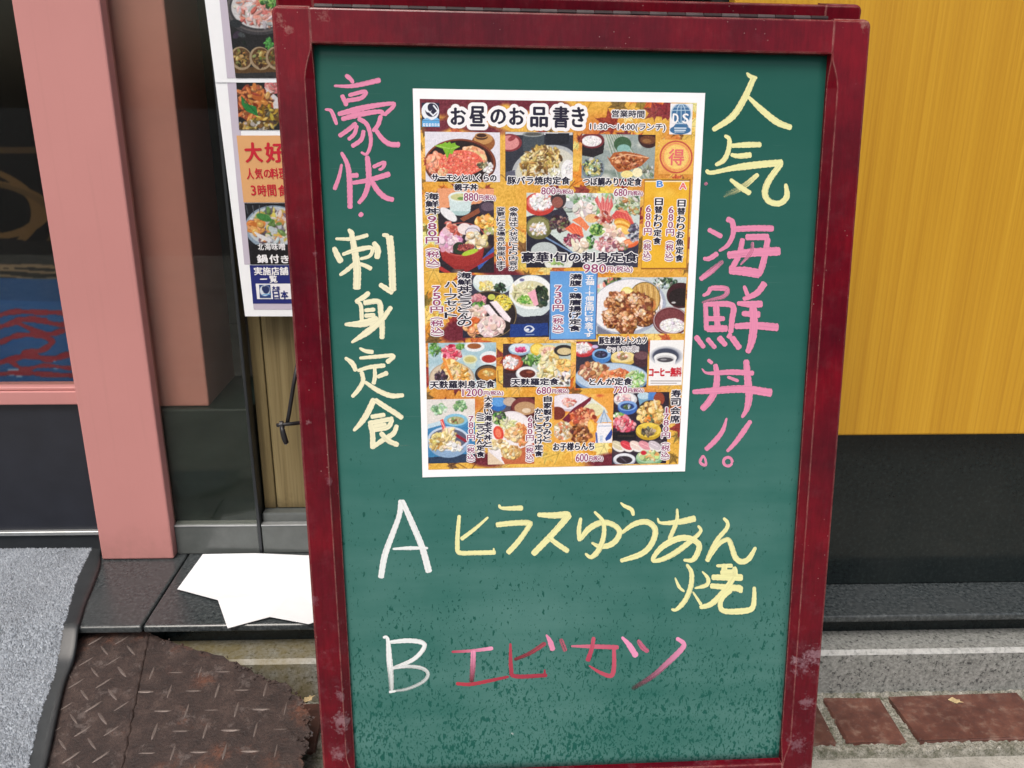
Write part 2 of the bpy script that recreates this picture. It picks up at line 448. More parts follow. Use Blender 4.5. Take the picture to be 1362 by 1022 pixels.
t = NT('weathered_wood')
g1 = t.noise(6, 5, 0.6, t.co((10, 10, 0.25)), dist=0.5); g2 = t.noise(60, 5, 0.7, t.co((6, 6, 0.1)))
c = t.ramp(g1, [(0.3, (0.105, 0.078, 0.033)), (0.5, (0.165, 0.125, 0.055)), (0.72, (0.225, 0.178, 0.085))])
c = t.mix(t.ramp(g2, [(0.3, 0.5), (0.5, 0.0)]), c, (0.06, 0.043, 0.02, 1))
zz = t.sep(t.co())[2]
stain = t.math('MULTIPLY', t.ramp(t.math('ADD', t.math('MULTIPLY', zz, 9.0), t.math('MULTIPLY', t.noise(26, 5, 0.7), -0.9)), [(0.0, 1.0), (0.35, 0.0)]), 0.8)
c = t.mix(stain, c, (0.022, 0.018, 0.014, 1))
t.set(c, 0.6, 0.3); t.bump(g2, 0.3, 0.001); MAT['wood'] = t.m

MAT['aluminium'] = m_plain('aluminium', (0.40, 0.42, 0.42), 0.35, 0.5, 0.6, 0.1, 60)
MAT['grey_sill'] = m_plain('grey_sill', (0.085, 0.095, 0.092), 0.22, 0.5, 0.0, 0.12, 40)
MAT['dark_panel'] = m_plain('dark_blue_panel', (0.016, 0.018, 0.026), 0.35, 0.5, var=0.15, scale=20)
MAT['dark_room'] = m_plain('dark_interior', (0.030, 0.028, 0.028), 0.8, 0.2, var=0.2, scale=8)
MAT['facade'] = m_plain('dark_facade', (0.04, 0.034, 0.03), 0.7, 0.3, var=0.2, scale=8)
MAT['mullion'] = m_plain('dark_mullion', (0.028, 0.032, 0.036), 0.35, 0.5, 0.3, 0.1, 40)
MAT['inner_pink'] = m_plain('dusty_pink_paint', (0.52, 0.225, 0.195), 0.5, 0.4, var=0.08, scale=10)
MAT['plinth'] = m_plain('dark_green_plinth', (0.012, 0.020, 0.018), 0.4, 0.4, var=0.2, scale=15)
t = NT('printed_cloth'); w = t.noise(900, 2)
t.set(t.mix(1.0, t.attr('print'), t.ramp(w, [(0.3, 0.85), (0.7, 1.1)]), 'MULTIPLY'), 0.9, 0.1); MAT['cloth'] = t.m
MAT['dry_leaf'] = m_plain('dry_leaf', (0.42, 0.33, 0.18), 0.8, 0.2, var=0.3, scale=120)
MAT['grit'] = m_plain('grit', (0.26, 0.23, 0.19), 0.9, 0.2, var=0.45, scale=260)

# ================================================================== ground and shopfront
Z_KERB = float(at_y(1095, 868, Y_KERB)[2])
Y_LEDGE = 1.134
Z_LEDGE = float((at_y(250, 829, Y_LEDGE)[2] + at_y(1200, 822, Y_LEDGE)[2]) / 2)
Y_PIL = float((at_z(136, 744, Z_LEDGE)[1] + at_z(231, 746, Z_LEDGE)[1]) / 2)
Y_GLASS = Y_PIL + 0.016
Y_RWALL = float(at_z(1200, 777, Z_LEDGE)[1])
Y_SIGN = Y_RWALL - 0.030

def structure(o):
    o['kind'] = 'structure'; return o

# far ground
V = []; Fc = []
structure(obj('road', [(-60, -60, -0.004), (60, -60, -0.004), (60, 60, -0.004), (-60, 60, -0.004)], [(0, 1, 2, 3)], MAT['asphalt']))
n = 90
gx, gy = np.meshgrid(np.linspace(-3.2, 3.2, 2 * n), np.linspace(-2.4, Y_KERB + 0.01, n))
gz = 0.0015 * np.sin(gx * 31 + 3 * np.sin(gy * 17)) * np.sin(gy * 27) + 0.0006 * rng.standard_normal(gx.shape)
structure(grid_obj('pavement', np.stack([gx, gy, gz], -1), MAT['concrete'], None))

# kerb of pale granite under the shopfront
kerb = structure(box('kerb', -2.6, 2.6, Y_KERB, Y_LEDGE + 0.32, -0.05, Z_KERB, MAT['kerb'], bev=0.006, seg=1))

# mortar bed and brick pavers in front of the kerb
mb_y0, mb_y1 = Y_KERB - 0.120, Y_KERB + 0.002
gx, gy = np.meshgrid(np.linspace(-0.7, 1.6, 500), np.linspace(mb_y0 - 0.004, mb_y1, 44))
mz = 0.0115 + 0.0016 * rng.standard_normal(gx.shape)
mz += np.where(gy > Y_KERB - 0.008, 0.005 * np.clip((gy - (Y_KERB - 0.008)) / 0.008, 0, 1), 0)
mz[0, :] = -0.01
edging = structure(grid_obj('brick_edging', np.stack([gx, gy, mz], -1), MAT['mortar'], None, smooth=False))

def brick_mesh(w, d, h, seed):
    r = random.Random(seed); bm = bmesh.new(); bmesh.ops.create_cube(bm, size=1)
    for v in bm.verts: v.co = Vector((v.co.x * w, v.co.y * d, (v.co.z + 0.5) * h))
    bmesh.ops.bevel(bm, geom=list(bm.edges), offset=0.0035, segments=2, affect='EDGES', profile=0.5)
    for v in bm.verts: v.co += Vector((r.uniform(-1, 1), r.uniform(-1, 1), r.uniform(-0.4, 0.4))) * 0.0018
    me = bpy.data.meshes.new('brick'); bm.to_mesh(me); bm.free(); me.materials.append(MAT['brick']); return me
J1 = at_z(1108, 968, 0.012); J2 = at_z(1200, 968, 0.012)
JW = 0.0145
bd = 0.097
HB = J2[0] - J1[0] - JW
meshes = {'h': [brick_mesh(HB, bd, 0.016, 1), brick_mesh(HB, bd, 0.016, 2)], 's': [brick_mesh(0.205, bd, 0.016, 3), brick_mesh(0.205, bd, 0.016, 4)]}
def put_brick(kind, x0, i):
    w = HB if kind == 'h' else 0.205
    o = bpy.data.objects.new('brick', meshes[kind][i % 2]); COL.objects.link(o); o.parent = edging
    o.location = (x0 + w / 2, Y_KERB - 0.009 - bd / 2 + 0.002 * (i % 3 - 1), 0.002 + 0.0015 * ((i * 7) % 3 - 1))
    o.rotation_euler = (0, 0, 0.012 * ((i * 5) % 3 - 1) + 0.004)
    return x0 + w + JW
x = J1[0] + JW / 2
i = 0
for k in 'hshshs':
    x = put_brick(k, x, i); i += 1
x = J1[0] - JW / 2
for k in 'hshshshs':
    w = HB if k == 'h' else 0.205
    put_brick(k, x - w, i); x -= w + JW; i += 1

# black granite ledge: slabs with a joint, shadow recess under their nosing
ledge = structure(box('ledge', -2.6, 2.6, Y_LEDGE + 0.030, Y_GLASS + 0.12, Z_KERB + 0.0005, Z_LEDGE - 0.013, MAT['granite']))
XJ = float(at_z(219, 786, Z_LEDGE)[0])
def slab(x0, x1):
    V_, F_ = box_mesh(x0, x1, Y_LEDGE, Y_GLASS + 0.10, Z_LEDGE - 0.012, Z_LEDGE, 0.0035, 3)
    return obj('granite_slab', V_, F_, MAT['ledge'], ledge)
PX0 = float(at_y(75, 372, Y_PIL)[0]); PX1 = float(at_y(182, 372, Y_PIL)[0])
for a_, b_ in ((-2.6, XJ - 1.2), (XJ - 1.2, XJ - 0.6), (XJ - 0.6, XJ), (XJ, XJ + 1.5), (XJ + 1.5, XJ + 3.0)):
    slab(a_ + 0.0012, b_ - 0.0012)

# interior behind the glass: an open fronted dark box
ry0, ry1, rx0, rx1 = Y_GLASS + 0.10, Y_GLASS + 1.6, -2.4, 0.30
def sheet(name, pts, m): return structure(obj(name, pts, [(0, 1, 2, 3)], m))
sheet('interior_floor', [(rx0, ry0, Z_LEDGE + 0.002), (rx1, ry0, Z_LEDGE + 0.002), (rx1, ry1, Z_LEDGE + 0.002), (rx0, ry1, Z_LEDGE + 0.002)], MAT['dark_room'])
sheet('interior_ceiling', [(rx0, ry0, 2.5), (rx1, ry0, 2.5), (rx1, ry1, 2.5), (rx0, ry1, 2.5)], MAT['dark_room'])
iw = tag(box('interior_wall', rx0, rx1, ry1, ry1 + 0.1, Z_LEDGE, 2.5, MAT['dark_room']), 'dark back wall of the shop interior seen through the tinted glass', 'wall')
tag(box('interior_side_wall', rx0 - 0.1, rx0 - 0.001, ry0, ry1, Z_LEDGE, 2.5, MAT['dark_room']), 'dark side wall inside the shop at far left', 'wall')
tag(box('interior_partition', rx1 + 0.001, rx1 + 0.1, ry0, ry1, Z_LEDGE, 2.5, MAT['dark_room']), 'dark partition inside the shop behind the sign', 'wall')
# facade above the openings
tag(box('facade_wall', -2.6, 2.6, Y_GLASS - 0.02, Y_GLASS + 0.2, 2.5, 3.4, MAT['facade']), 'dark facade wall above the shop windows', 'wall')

tag(box('side_wall', -2.6, -1.6005, Y_GLASS, Y_GLASS + 0.2, Z_LEDGE + 0.0005, 2.49, MAT['facade']), 'dark wall left of the shop door', 'wall')
# outer pillar
pil = tag(box('pillar', PX0, PX1, Y_PIL, Y_GLASS + 0.014, Z_LEDGE + 0.001, 2.5, MAT['pink'], bev=0.003), 'pink painted pillar standing on the black ledge in front of the glass', 'pillar')

XG1 = float(at_y(330, 530, Y_GLASS)[0])
# inner pillar on its plinth, behind the glass
Y_IN = Y_GLASS + 0.030
a0 = at_y(150, 100, Y_IN); a1 = at_y(248, 270, Y_IN); zb = float(at_y(260, 541, Y_IN)[2])
ipx0, ipx1 = float(at_y(190, 540, Y_IN)[0]) - 0.075, float(a1[0])
ip = thing('pillar', 'dull pink pillar behind the tinted glass standing on a dark plinth', 'pillar', (ipx0, Y_IN, Z_LEDGE))
box('shaft', ipx0, ipx1, Y_IN, Y_IN + 0.16, zb, 2.49, MAT['inner_pink'], ip, 0.003)
box('plinth', ipx0 - 0.01, XG1 - 0.002, Y_IN - 0.012, Y_IN + 0.17, Z_LEDGE + 0.003, zb - 0.0005, MAT['plinth'], ip, 0.003)

# shop window right of the pillar: glass pane, slim upright at its right edge, sill rail
ZSILL = float(at_y(365, 698, Y_GLASS)[2])
win = thing('window', 'tall tinted shop window between the pink pillar and wooden wall', 'window', (PX1, Y_GLASS, Z_LEDGE))
box('glass_pane', PX1 + 0.0005, XG1 - 0.0057, Y_GLASS + 0.004, Y_GLASS + 0.010, ZSILL + 0.0005, 2.49, MAT['glass'], win)
box('upright', XG1 - 0.0055, XG1, Y_GLASS - 0.002, Y_GLASS + 0.027, Z_LEDGE + 0.001, 2.49, MAT['mullion'], win, 0.0015)
V_, F_ = box_mesh(PX1 + 0.0005, XG1 - 0.0057, Y_GLASS + 0.001, Y_GLASS + 0.022, Z_LEDGE + 0.001, ZSILL - 0.003, 0.001, 2); obj('sill_face', V_, F_, MAT['grey_sill'], win)
V_, F_ = box_mesh(PX1 + 0.0005, XG1 - 0.0057, Y_GLASS - 0.0005, Y_GLASS + 0.022, ZSILL - 0.0028, ZSILL, 0.0008, 2); obj('sill_lip', V_, F_, MAT['aluminium'], win)

# wooden wall right of the window: planks standing on a stepped grey sill
YW = Y_GLASS + 0.030
zw = float(at_y(365, 676, YW)[2])
ww = thing('wooden_wall', 'weathered brown plank wall with dark stained foot between window and sign', 'wall', (XG1, YW, Z_LEDGE))
pxs = [XG1 + 0.0015]
for q in (357, 403, 470, 540, 610, 680, 750, 820):
    pxs.append(float(at_y(q, 550, YW)[0]))
for k in range(len(pxs) - 1):
    a_, b_ = pxs[k] + 0.0008, pxs[k + 1] - 0.0008
    V_, F_ = box_mesh(a_, b_, YW + 0.0006 * (k % 3), YW + 0.02, zw, 2.49, 0.0012, 1)
    obj('plank', V_, F_, MAT['wood'], ww)
zr = float(at_y(365, 698, Y_GLASS)[2])
V_, F_ = box_mesh(XG1 + 0.001, 0.3, Y_GLASS + 0.0125, YW + 0.02, Z_LEDGE + 0.001, zw - 0.001, 0.003, 2); obj('sill', V_, F_, MAT['grey_sill'], ww)
V_, F_ = box_mesh(XG1 + 0.001, 0.3, Y_GLASS + 0.001, Y_GLASS + 0.012, Z_LEDGE + 0.001, zr - 0.003, 0.001, 2); obj('sill_face', V_, F_, MAT['grey_sill'], ww)
V_, F_ = box_mesh(XG1 + 0.001, 0.3, Y_GLASS - 0.0005, Y_GLASS + 0.012, zr - 0.0028, zr, 0.0008, 2); obj('sill_lip', V_, F_, MAT['aluminium'], ww)

# right hand wall of polished black granite and the yellow pine sign board on it
tag(box('granite_wall', 0.30, 2.6, Y_RWALL, Y_GLASS + 0.25, Z_LEDGE + 0.0005, 2.49, MAT['granite'], bev=0.002), 'polished black granite wall below the yellow board', 'wall')
YX0 = float(at_y(977, 3, Y_SIGN)[0]); ZS = float(at_y(1240, 579, Y_SIGN)[2])
tag(box('wooden_board', YX0, 2.3, Y_SIGN, Y_RWALL - 0.001, ZS, 2.3, MAT['pine'], bev=0.003), 'big yellow varnished pine board mounted on the black granite wall', 'board')

# door left of the pillar: pink rail, glass above, dark panel below, bright threshold strip
YD = Y_GLASS + 0.012
dz = lambda y, Y=YD: float(at_y(60, y, Y)[2])
DX0, DX1 = -1.6, PX0 - 0.0005
door = thing('door', 'shop door with pink rail, glass above and dark panel below', 'door', ((DX0 + DX1) / 2, YD, Z_LEDGE))
box('glass_pane', DX0, DX1, YD + 0.010, YD + 0.016, dz(517), 2.49, MAT['glass'], door)
r = thing  # noqa
rail = box('rail', DX0, DX1, YD - 0.006, YD + 0.030, dz(539, YD - 0.006), dz(521, YD - 0.006), MAT['pink'], door, 0.002)
V_, F_ = box_mesh(DX0, DX1, YD - 0.002, YD + 0.030, dz(521, YD - 0.006) + 0.0006, dz(515.5, YD - 0.002), 0.001, 1); obj('glazing_bead', V_, F_, MAT['pink'], door)
V_, F_ = box_mesh(DX0, DX1, YD + 0.004, YD + 0.024, dz(706), dz(539, YD - 0.006) - 0.0006, 0, 1); obj('lower_panel', V_, F_, MAT['dark_panel'], door)
V_, F_ = box_mesh(DX0, DX1, YD - 0.004, YD + 0.024, dz(713, YD - 0.004), dz(706) - 0.0005, 0.001, 1); obj('threshold_strip', V_, F_, MAT['aluminium'], door)
V_, F_ = box_mesh(DX0, DX1, YD + 0.002, YD + 0.024, Z_LEDGE - 0.0005, dz(713, YD - 0.004) - 0.0006, 0, 1); obj('kick_rail', V_, F_, MAT['mullion'], door)

# printed cloth banner hanging inside the door glass
YB = YD + 0.05
bx = np.linspace(-60, 150, 240); by = np.linspace(-30, 520, 500)
BX, BY = np.meshgrid(bx, by)
img = np.empty(BX.shape + (3,)); img[:] = (12, 11, 12)
def put(mask, c): img[mask] = c
nz = lambda s, f: np.sin(BX * f + s) * 2.0 + np.sin(BY * f * 1.3 + s * 2) * 2.0
tan = (74, 56, 36)
yy = BY + 0.02 * BX
put(np.abs(yy - 200 - 0.02 * BX) < 4.5, (52, 40, 28))
def ring(cx_, cy_, rx_, ry_, w, c, f=0.0):
    d_ = np.hypot((BX - cx_) / rx_, (BY - cy_) / ry_); put(np.abs(d_ - 1 + f * nz(1, .05)) < w, c)
ring(-22, 280, 82, 36, 0.12, tan); ring(-60, 283, 110, 62, 0.06, tan); ring(-30, 300, 105, 56, 0.05, (60, 46, 30))
put((BY > 318 + nz(0, .03)) & (BY < 352), (20, 19, 20))
for y0, w in ((354, 2.2), (362, 1.8), (369, 1.3)): put(np.abs(BY - y0 - 0.6 * nz(y0, .06)) < w, (92, 76, 58))
blue = BY > 371
put(blue, (24, 66, 118))
put(blue & (BY < 400), (20, 56, 100))
def swirl(pts, w, c):
    P_ = catmull(pts, 10)
    for i_ in range(len(P_) - 1):
        a_, b_ = P_[i_], P_[i_ + 1]; ab = b_ - a_; tt = np.clip(((BX - a_[0]) * ab[0] + (BY - a_[1]) * ab[1]) / (ab @ ab + 1e-9), 0, 1)
        d_ = np.hypot(BX - a_[0] - tt * ab[0], (BY - a_[1] - tt * ab[1]) * 1.2); put(d_ < w + 0.8 * np.sin(i_ * .7), c)
red = (112, 30, 44)
swirl([(-20, 428), (10, 417), (50, 415), (90, 418), (84, 432), (40, 424), (5, 434), (-20, 440)], 4, red)
swirl([(84, 440), (60, 444), (20, 428), (60, 426)], 4, red)
swirl([(-20, 462), (0, 456), (20, 448), (50, 446), (70, 454), (55, 466), (30, 470)], 4, red)
swirl([(-30, 492), (10, 480), (40, 474), (66, 478), (90, 472), (110, 470)], 4.5, red)
swirl([(-30, 500), (20, 497), (60, 498), (110, 500)], 4, red)
swirl([(10, 480), (30, 492), (60, 486), (95, 490)], 3, red)
for q in ((16, 493, 14, 2), (24, 502, 8, 1.5), (14, 500, 7, 1.2), (73, 480, 4, 1.5), (75, 490, 5, 1.2)):
    put((np.abs(BX - q[0] - 0.3 * (BY - q[1])) < q[2] / 2) & (np.abs(BY - q[1]) < q[3] / 2), (120, 150, 180))
def blur(A, k):
    for _ in range(k):
        B_ = np.pad(A, ((1, 1), (1, 1), (0, 0)), 'edge')
        A = (B_[:-2, 1:-1] + B_[2:, 1:-1] + B_[1:-1, :-2] + B_[1:-1, 2:] + 2 * B_[1:-1, 1:-1]) / 6
    return A
d0 = AF[None, None] + ((BX - CX) / F_PX)[..., None] * AR - ((BY - CY) / F_PX)[..., None] * AU
bP = EYE + d0 * (YB / d0[..., 1])[..., None]
bP[..., 1] += 0.004 * np.sin(bP[..., 0] * 46) + 0.002 * np.sin(bP[..., 0] * 21 + bP[..., 2] * 9)
ban = grid_obj('cloth_banner', bP, MAT['cloth'], None, lin(blur(img, 2)) * 1.25)
tag(ban, 'printed cloth banner, black and blue with red waves, behind the door glass', 'banner')

# ================================================================== ramp of rusty checker plate
RY0, RZ0 = Y_LEDGE + 0.022, Z_KERB + 0.027          # top edge of the ramp, tucked below the slab nosing
RA = math.radians(15.0)
def ramp_z(Y, off=0.0): return RZ0 - (RY0 - Y) * math.tan(RA) + off
def on_ramp(x, y, off=0.0):
    d = ray(x, y); k = math.tan(RA)
    tt = (RZ0 + off - RY0 * k - EYE[2]) / (d[2] - k * d[1]); return EYE + d * tt
ramp = thing('steel_ramp', 'rusty brown steel checker plate ramp with corroded torn edge beside the mat', 'ramp', (-0.45, 1.0, 0.0))
RX = np.array([1.0, 0, 0]); RU = np.array([0, math.cos(RA), math.sin(RA)]); RN = np.array([0, -math.sin(RA), math.cos(RA)])
RO = np.array([-0.45, 1.0, ramp_z(1.0)])
def rc(P): q = np.asarray(P) - RO; return float(q @ RX), float(q @ RU)
def rp(a, b, c=0.0): return RO + a * RX + b * RU + c * RN
torn = [(60, 905), (84, 884), (97, 868), (104, 852), (118, 839), (128, 836.5), (142, 839), (158, 836), (178, 838.5), (197, 841), (207, 845), (217, 850), (228, 853), (237, 857), (249, 859), (262, 865),
        (274, 866), (284, 870), (297, 872), (305, 879), (315, 880), (322, 886), (333, 889), (338, 896), (348, 897), (356, 905), (366, 904), (372, 908), (381, 907), (388, 915), (386, 922), (396, 925),
        (404, 931), (400, 938), (409, 944), (414, 953), (408, 962), (413, 972), (404, 981), (411, 987), (407, 998), (398, 1005), (405, 1015), (399, 1028), (408, 1045), (404, 1075)]
tr_ = [rc(on_ramp(*q)) for q in torn]
tr_ = [(a + 0.0004 * math.sin(17 * i_), b + 0.0004 * math.cos(23 * i_)) for i_, (a, b) in enumerate(tr_)]
xl = tr_[0][0] - 0.55
bb = (0.76 - 1.0) / math.cos(RA)
seam_t = rc(on_ramp(196, 845)); seam_b = rc(on_ramp(160, 1022))
def seam_a(b): f = (b - seam_t[1]) / (seam_b[1] - seam_t[1]); return seam_t[0] + f * (seam_b[0] - seam_t[0])
k_s = min(range(len(torn)), key=lambda i_: abs(tr_[i_][0] - seam_a(tr_[i_][1])) + (0 if torn[i_][1] < 850 else 9))
def plate(pts, c0, c1, name='plate'):
    """polygon plate with thickness and a slightly buckled skin"""
    bm = bmesh.new()
    top = [bm.verts.new(rp(a, b, c1)) for a, b in pts]; bot = [bm.verts.new(rp(a, b, c0)) for a, b in pts]
    bm.faces.new(top); bm.faces.new(bot[::-1])
    for i_ in range(len(pts)):
        j_ = (i_ + 1) % len(pts); bm.faces.new((top[i_], bot[i_], bot[j_], top[j_]))
    bmesh.ops.recalc_face_normals(bm, faces=bm.faces)
    bmesh.ops.triangulate(bm, faces=bm.faces)
    bm.verts.index_update()
    V_ = [tuple(v.co) for v in bm.verts]; F_ = [[v.index for v in f.verts] for f in bm.faces]; bm.free()
    return obj(name, V_, F_, MAT['rust'], ramp)
left_pts = [(xl, bb), (seam_a(bb) - 0.0002, bb), (seam_a(tr_[k_s][1]) - 0.0002, tr_[k_s][1])] + [tr_[i_] for i_ in range(k_s - 1, -1, -1)] + [(xl, tr_[0][1])]
right_pts = [(seam_a(bb) + 0.0002, bb), (tr_[-1][0], bb)] + [tr_[i_] for i_ in range(len(tr_) - 1, k_s, -1)] + [(seam_a(tr_[k_s][1]) + 0.0002, tr_[k_s][1])]
pl_l = plate(left_pts, -0.005, 0.0); pl_r = plate(right_pts, -0.006, -0.0012)
# weld bead along the seam
bead = [rp(seam_a(b) + 0.0007 * math.sin(b * 300) + 0.0005 * math.sin(b * 711), b, -0.0026) for b in np.linspace(bb + 0.02, tr_[k_s][1] - 0.004, 60)]
V_, F_ = tube(bead, [0.0040 + 0.0007 * math.sin(i_ * 1.9) for i_ in range(60)], 6); obj('weld_bead', V_, F_, MAT['rust'], ramp, smooth=True)

def tread_mesh(l, w, h):
    V_ = []; F_ = []; n_ = 8
    for i_ in range(n_ + 1):
        s_ = -1 + 2 * i_ / n_; hw = w * math.sqrt(max(1 - s_ * s_, 0.0)) + 0.0003
        V_ += [(s_ * l, -hw, -0.0006), (s_ * l, 0, h * (1 - s_ ** 4) * (0.9 + 0.1 * math.cos(3 * s_)) - 0.0002), (s_ * l, hw, -0.0006)]
    for i_ in range(n_):
        b_ = i_ * 3; F_ += [(b_, b_ + 3, b_ + 4, b_ + 1), (b_ + 1, b_ + 4, b_ + 5, b_ + 2)]
    me = bpy.data.meshes.new('tread'); me.from_pydata(V_, [], F_); me.materials.append(MAT['tread'])
    me.polygons.foreach_set('use_smooth', np.ones(len(F_), bool)); return me
TM = [tread_mesh(0.0148, 0.0026, 0.0018), tread_mesh(0.0140, 0.0023, 0.0015)]
def inside(pt, poly):
    x_, y_ = pt; c_ = False
    for i_ in range(len(poly)):
        (x1, y1), (x2, y2) = poly[i_], poly[i_ - 1]
        if (y1 > y_) != (y2 > y_) and x_ < (x2 - x1) * (y_ - y1) / (y2 - y1) + x1: c_ = not c_
    return c_
def add_tread(par, a, b, ang, c, k):
    o = bpy.data.objects.new('tread', TM[k % 2]); COL.objects.link(o); o.parent = par
    ca, sa = math.cos(ang), math.sin(ang); x_ = ca * RX + sa * RU; y_ = -sa * RX + ca * RU
    P_ = rp(a, b, c) - np.array(wloc(par))
    o.matrix_local = Matrix(((x_[0], y_[0], RN[0], P_[0]), (x_[1], y_[1], RN[1], P_[1]), (x_[2], y_[2], RN[2], P_[2]), (0, 0, 0, 1)))
g0 = rc(on_ramp(193, 918)); g1 = rc(on_ramp(220, 920)); sp = 0.0285
ga, gb = rc(on_ramp(192.5, 919.5)), rc(on_ramp(222, 945)); sp_r = abs(gb[0] - ga[0]) ; spv = abs(gb[1] - ga[1])
sp_r = float(np.clip(sp_r, 0.024, 0.034)); spv = float(np.clip(spv, 0.022, 0.034))
k = 0
wear_r = random.Random(4)
for i_ in range(-12, 16):
    for j_ in range(-16, 8):
        a, b = ga[0] + i_ * sp_r, ga[1] + j_ * spv
        if a < seam_a(b) + 0.012 or not inside((a, b), right_pts) or not all(inside((a + da, b + db), right_pts) for da, db in ((.012, 0), (-.012, 0), (0, .012), (0, -.012))): continue
        if b > rc(on_ramp(250, 893))[1]: continue
        sink = wear_r.uniform(0, 0.0007) + (0.0006 if a > ga[0] + 5 * sp_r else 0)
        add_tread(pl_r, a + wear_r.uniform(-.0006, .0006), b, 0.0 if (i_ + j_) % 2 == 0 else math.pi / 2, -0.0012 - sink, k); k += 1
gl0 = rc(on_ramp(124, 940))
d1 = np.array([math.cos(math.radians(45)), math.sin(math.radians(45))]); d2 = np.array([-d1[1], d1[0]])
for i_ in range(-14, 15):
    for j_ in range(-14, 15):
        q = np.array(gl0) + (i_ * d1 + j_ * d2) * 0.0275
        a, b = q
        if a > seam_a(b) - 0.014 or not inside((a, b), left_pts) or not all(inside((a + da, b + db), left_pts) for da, db in ((.011, .011), (-.011, -.011), (-.011, .011), (.011, -.011))): continue
        if a < rc(on_ramp(40, 1022))[0] - 0.09: continue
        add_tread(pl_l, a, b, math.radians(45 if (i_ + j_) % 2 == 0 else -45), -wear_r.uniform(0, 0.0006), k); k += 1
# curled rust flakes along the torn edge
fl_v = []; fl_f = []
for q in range(70):
    i_ = wear_r.randrange(k_s, len(tr_) - 4); f_ = wear_r.random()
    a = tr_[i_][0] * f_ + tr_[i_ + 1][0] * (1 - f_) + wear_r.gauss(0, .004); b = tr_[i_][1] * f_ + tr_[i_ + 1][1] * (1 - f_) - abs(wear_r.gauss(0, .004))
    s_ = wear_r.uniform(.0012, .0032); w0 = len(fl_v); an = wear_r.uniform(0, 6.28)
    for m_ in range(5):
        t_ = an + m_ * 1.2566; rr_ = s_ * wear_r.uniform(.6, 1.2)
        fl_v.append(tuple(rp(a + rr_ * math.cos(t_), b + rr_ * math.sin(t_), wear_r.uniform(-0.0005, 0.0022))))
    fl_f.append(tuple(range(w0, w0 + 5)))
fk = obj('rust_flakes', fl_v, fl_f, MAT['rust'], ramp); fk['kind'] = 'stuff'

# soil, grit and chips lying on the paving below the torn corner
gv = []; gf = []
cz = at_z(412, 985, 0.004)
for q in range(900):
    x_ = cz[0] + wear_r.gauss(0.01, .045); y_ = cz[1] + wear_r.gauss(0.0, .05); s_ = wear_r.choice((.001, .0015, .002, .0035)); w0 = len(gv)
    if y_ > Y_KERB - .006: continue
    for dx, dy, dz_ in ((-1, -1, 0), (1, -.8, 0), (.9, 1, 0), (-.8, .9, 0), (0, 0, 1.3)):
        gv.append((x_ + dx * s_ * wear_r.uniform(.6, 1.1), y_ + dy * s_ * wear_r.uniform(.6, 1.1), 0.006 + dz_ * s_))
    gf += [(w0, w0 + 1, w0 + 4), (w0 + 1, w0 + 2, w0 + 4), (w0 + 2, w0 + 3, w0 + 4), (w0 + 3, w0, w0 + 4)]
gr = obj('grit', gv, gf, MAT['grit'], origin=(cz[0], cz[1], 0)); gr['kind'] = 'stuff'; gr['label'] = 'loose grit and rust crumbs below the torn ramp corner'

def leaf(name, cen, size, ang, label, up=0.004, pts=None):
    pts = pts or [(-1, -.1), (-.5, .35), (.1, .2), (.45, .55), (.6, .15), (1, -.2), (.4, -.3), (.1, -.6), (-.3, -.35)]
    V_ = [(cen[0], cen[1], cen[2] + up)]
    for i_, (a, b) in enumerate(pts):
        a, b = a * size, b * size
        V_.append((cen[0] + a * math.cos(ang) - b * math.sin(ang), cen[1] + a * math.sin(ang) + b * math.cos(ang), cen[2] + up * (0.3 + 0.9 * ((i_ * 3) % 4) / 3)))
    n_ = len(pts)
    F_ = [(0, i_ + 1, (i_ + 1) % n_ + 1) for i_ in range(n_)]
    return tag(obj(name, V_, F_, MAT['dry_leaf'], origin=cen), label, 'leaf')
leaf('dry_leaf', at_z(1271, 934, 0.018), 0.011, -0.5, 'crumpled pale dry leaf lying across the mortar above the bricks')
leaf('dry_leaf', at_z(411, 931, 0.055), 0.010, 0.7, 'curled tan leaf scrap caught at the torn ramp edge beside the sign')
leaf('paint_chip', at_z(411, 978, 0.03), 0.006, 0.2, 'small white paint chip on the dirt at the ramp corner', pts=[(-1, -.6), (-.9, .7), (.2, .5), (.4, 1.0), (1, .5), (.8, -.8), (.1, -.5)])
bpy.data.objects['paint_chip'].data.materials[0] = MAT['paper']
bpy.data.objects['paint_chip']['category'] = 'chip'

# ================================================================== door mat: carpet with rubber border, draped over the ledge and the ramp
def mat_z(Y):
    a = Z_LEDGE + 0.004; b = ramp_z(Y, 0.007)
    drop = min(a, a - (Y_LEDGE - 0.002 - Y) * 0.95)
    kk = 220.0
    top = -math.log(math.exp(-kk * (a)) + math.exp(-kk * (a - (Y_LEDGE - 0.002 - Y) * 0.95))) / kk + 0.0031
    top = min(top, a)
    return max(top, b) + math.log1p(math.exp(-kk * abs(top - b))) / kk * 0.8 if Y < Y_LEDGE else top
def on_mat(x, y):
    d = ray(x, y); lo, hi = 0.5, 1.6
    for _ in range(50):
        mid = (lo + hi) / 2; P_ = EYE + d * (mid / d[1])
        if P_[2] > mat_z(P_[1]): lo = mid
        else: hi = mid
    return EYE + d * (lo / d[1])
inner = [(121, 732), (112, 750), (101, 773), (93, 803), (86, 831), (78, 868), (70, 905), (60, 934), (50, 963), (39, 1013), (30, 1050)]
outer = [(133, 733), (134, 750), (124, 778), (113, 804), (107, 826), (103, 852), (100, 872), (89, 897), (82, 925), (77, 947), (62, 1017), (52, 1056)]
inn = np.array([on_mat(*q) for q in inner]); outr = np.array([on_mat(*q) for q in outer])
yt = float(on_mat(60, 730)[1]); ybm = 0.70
Ys = np.linspace(ybm, yt, 150)
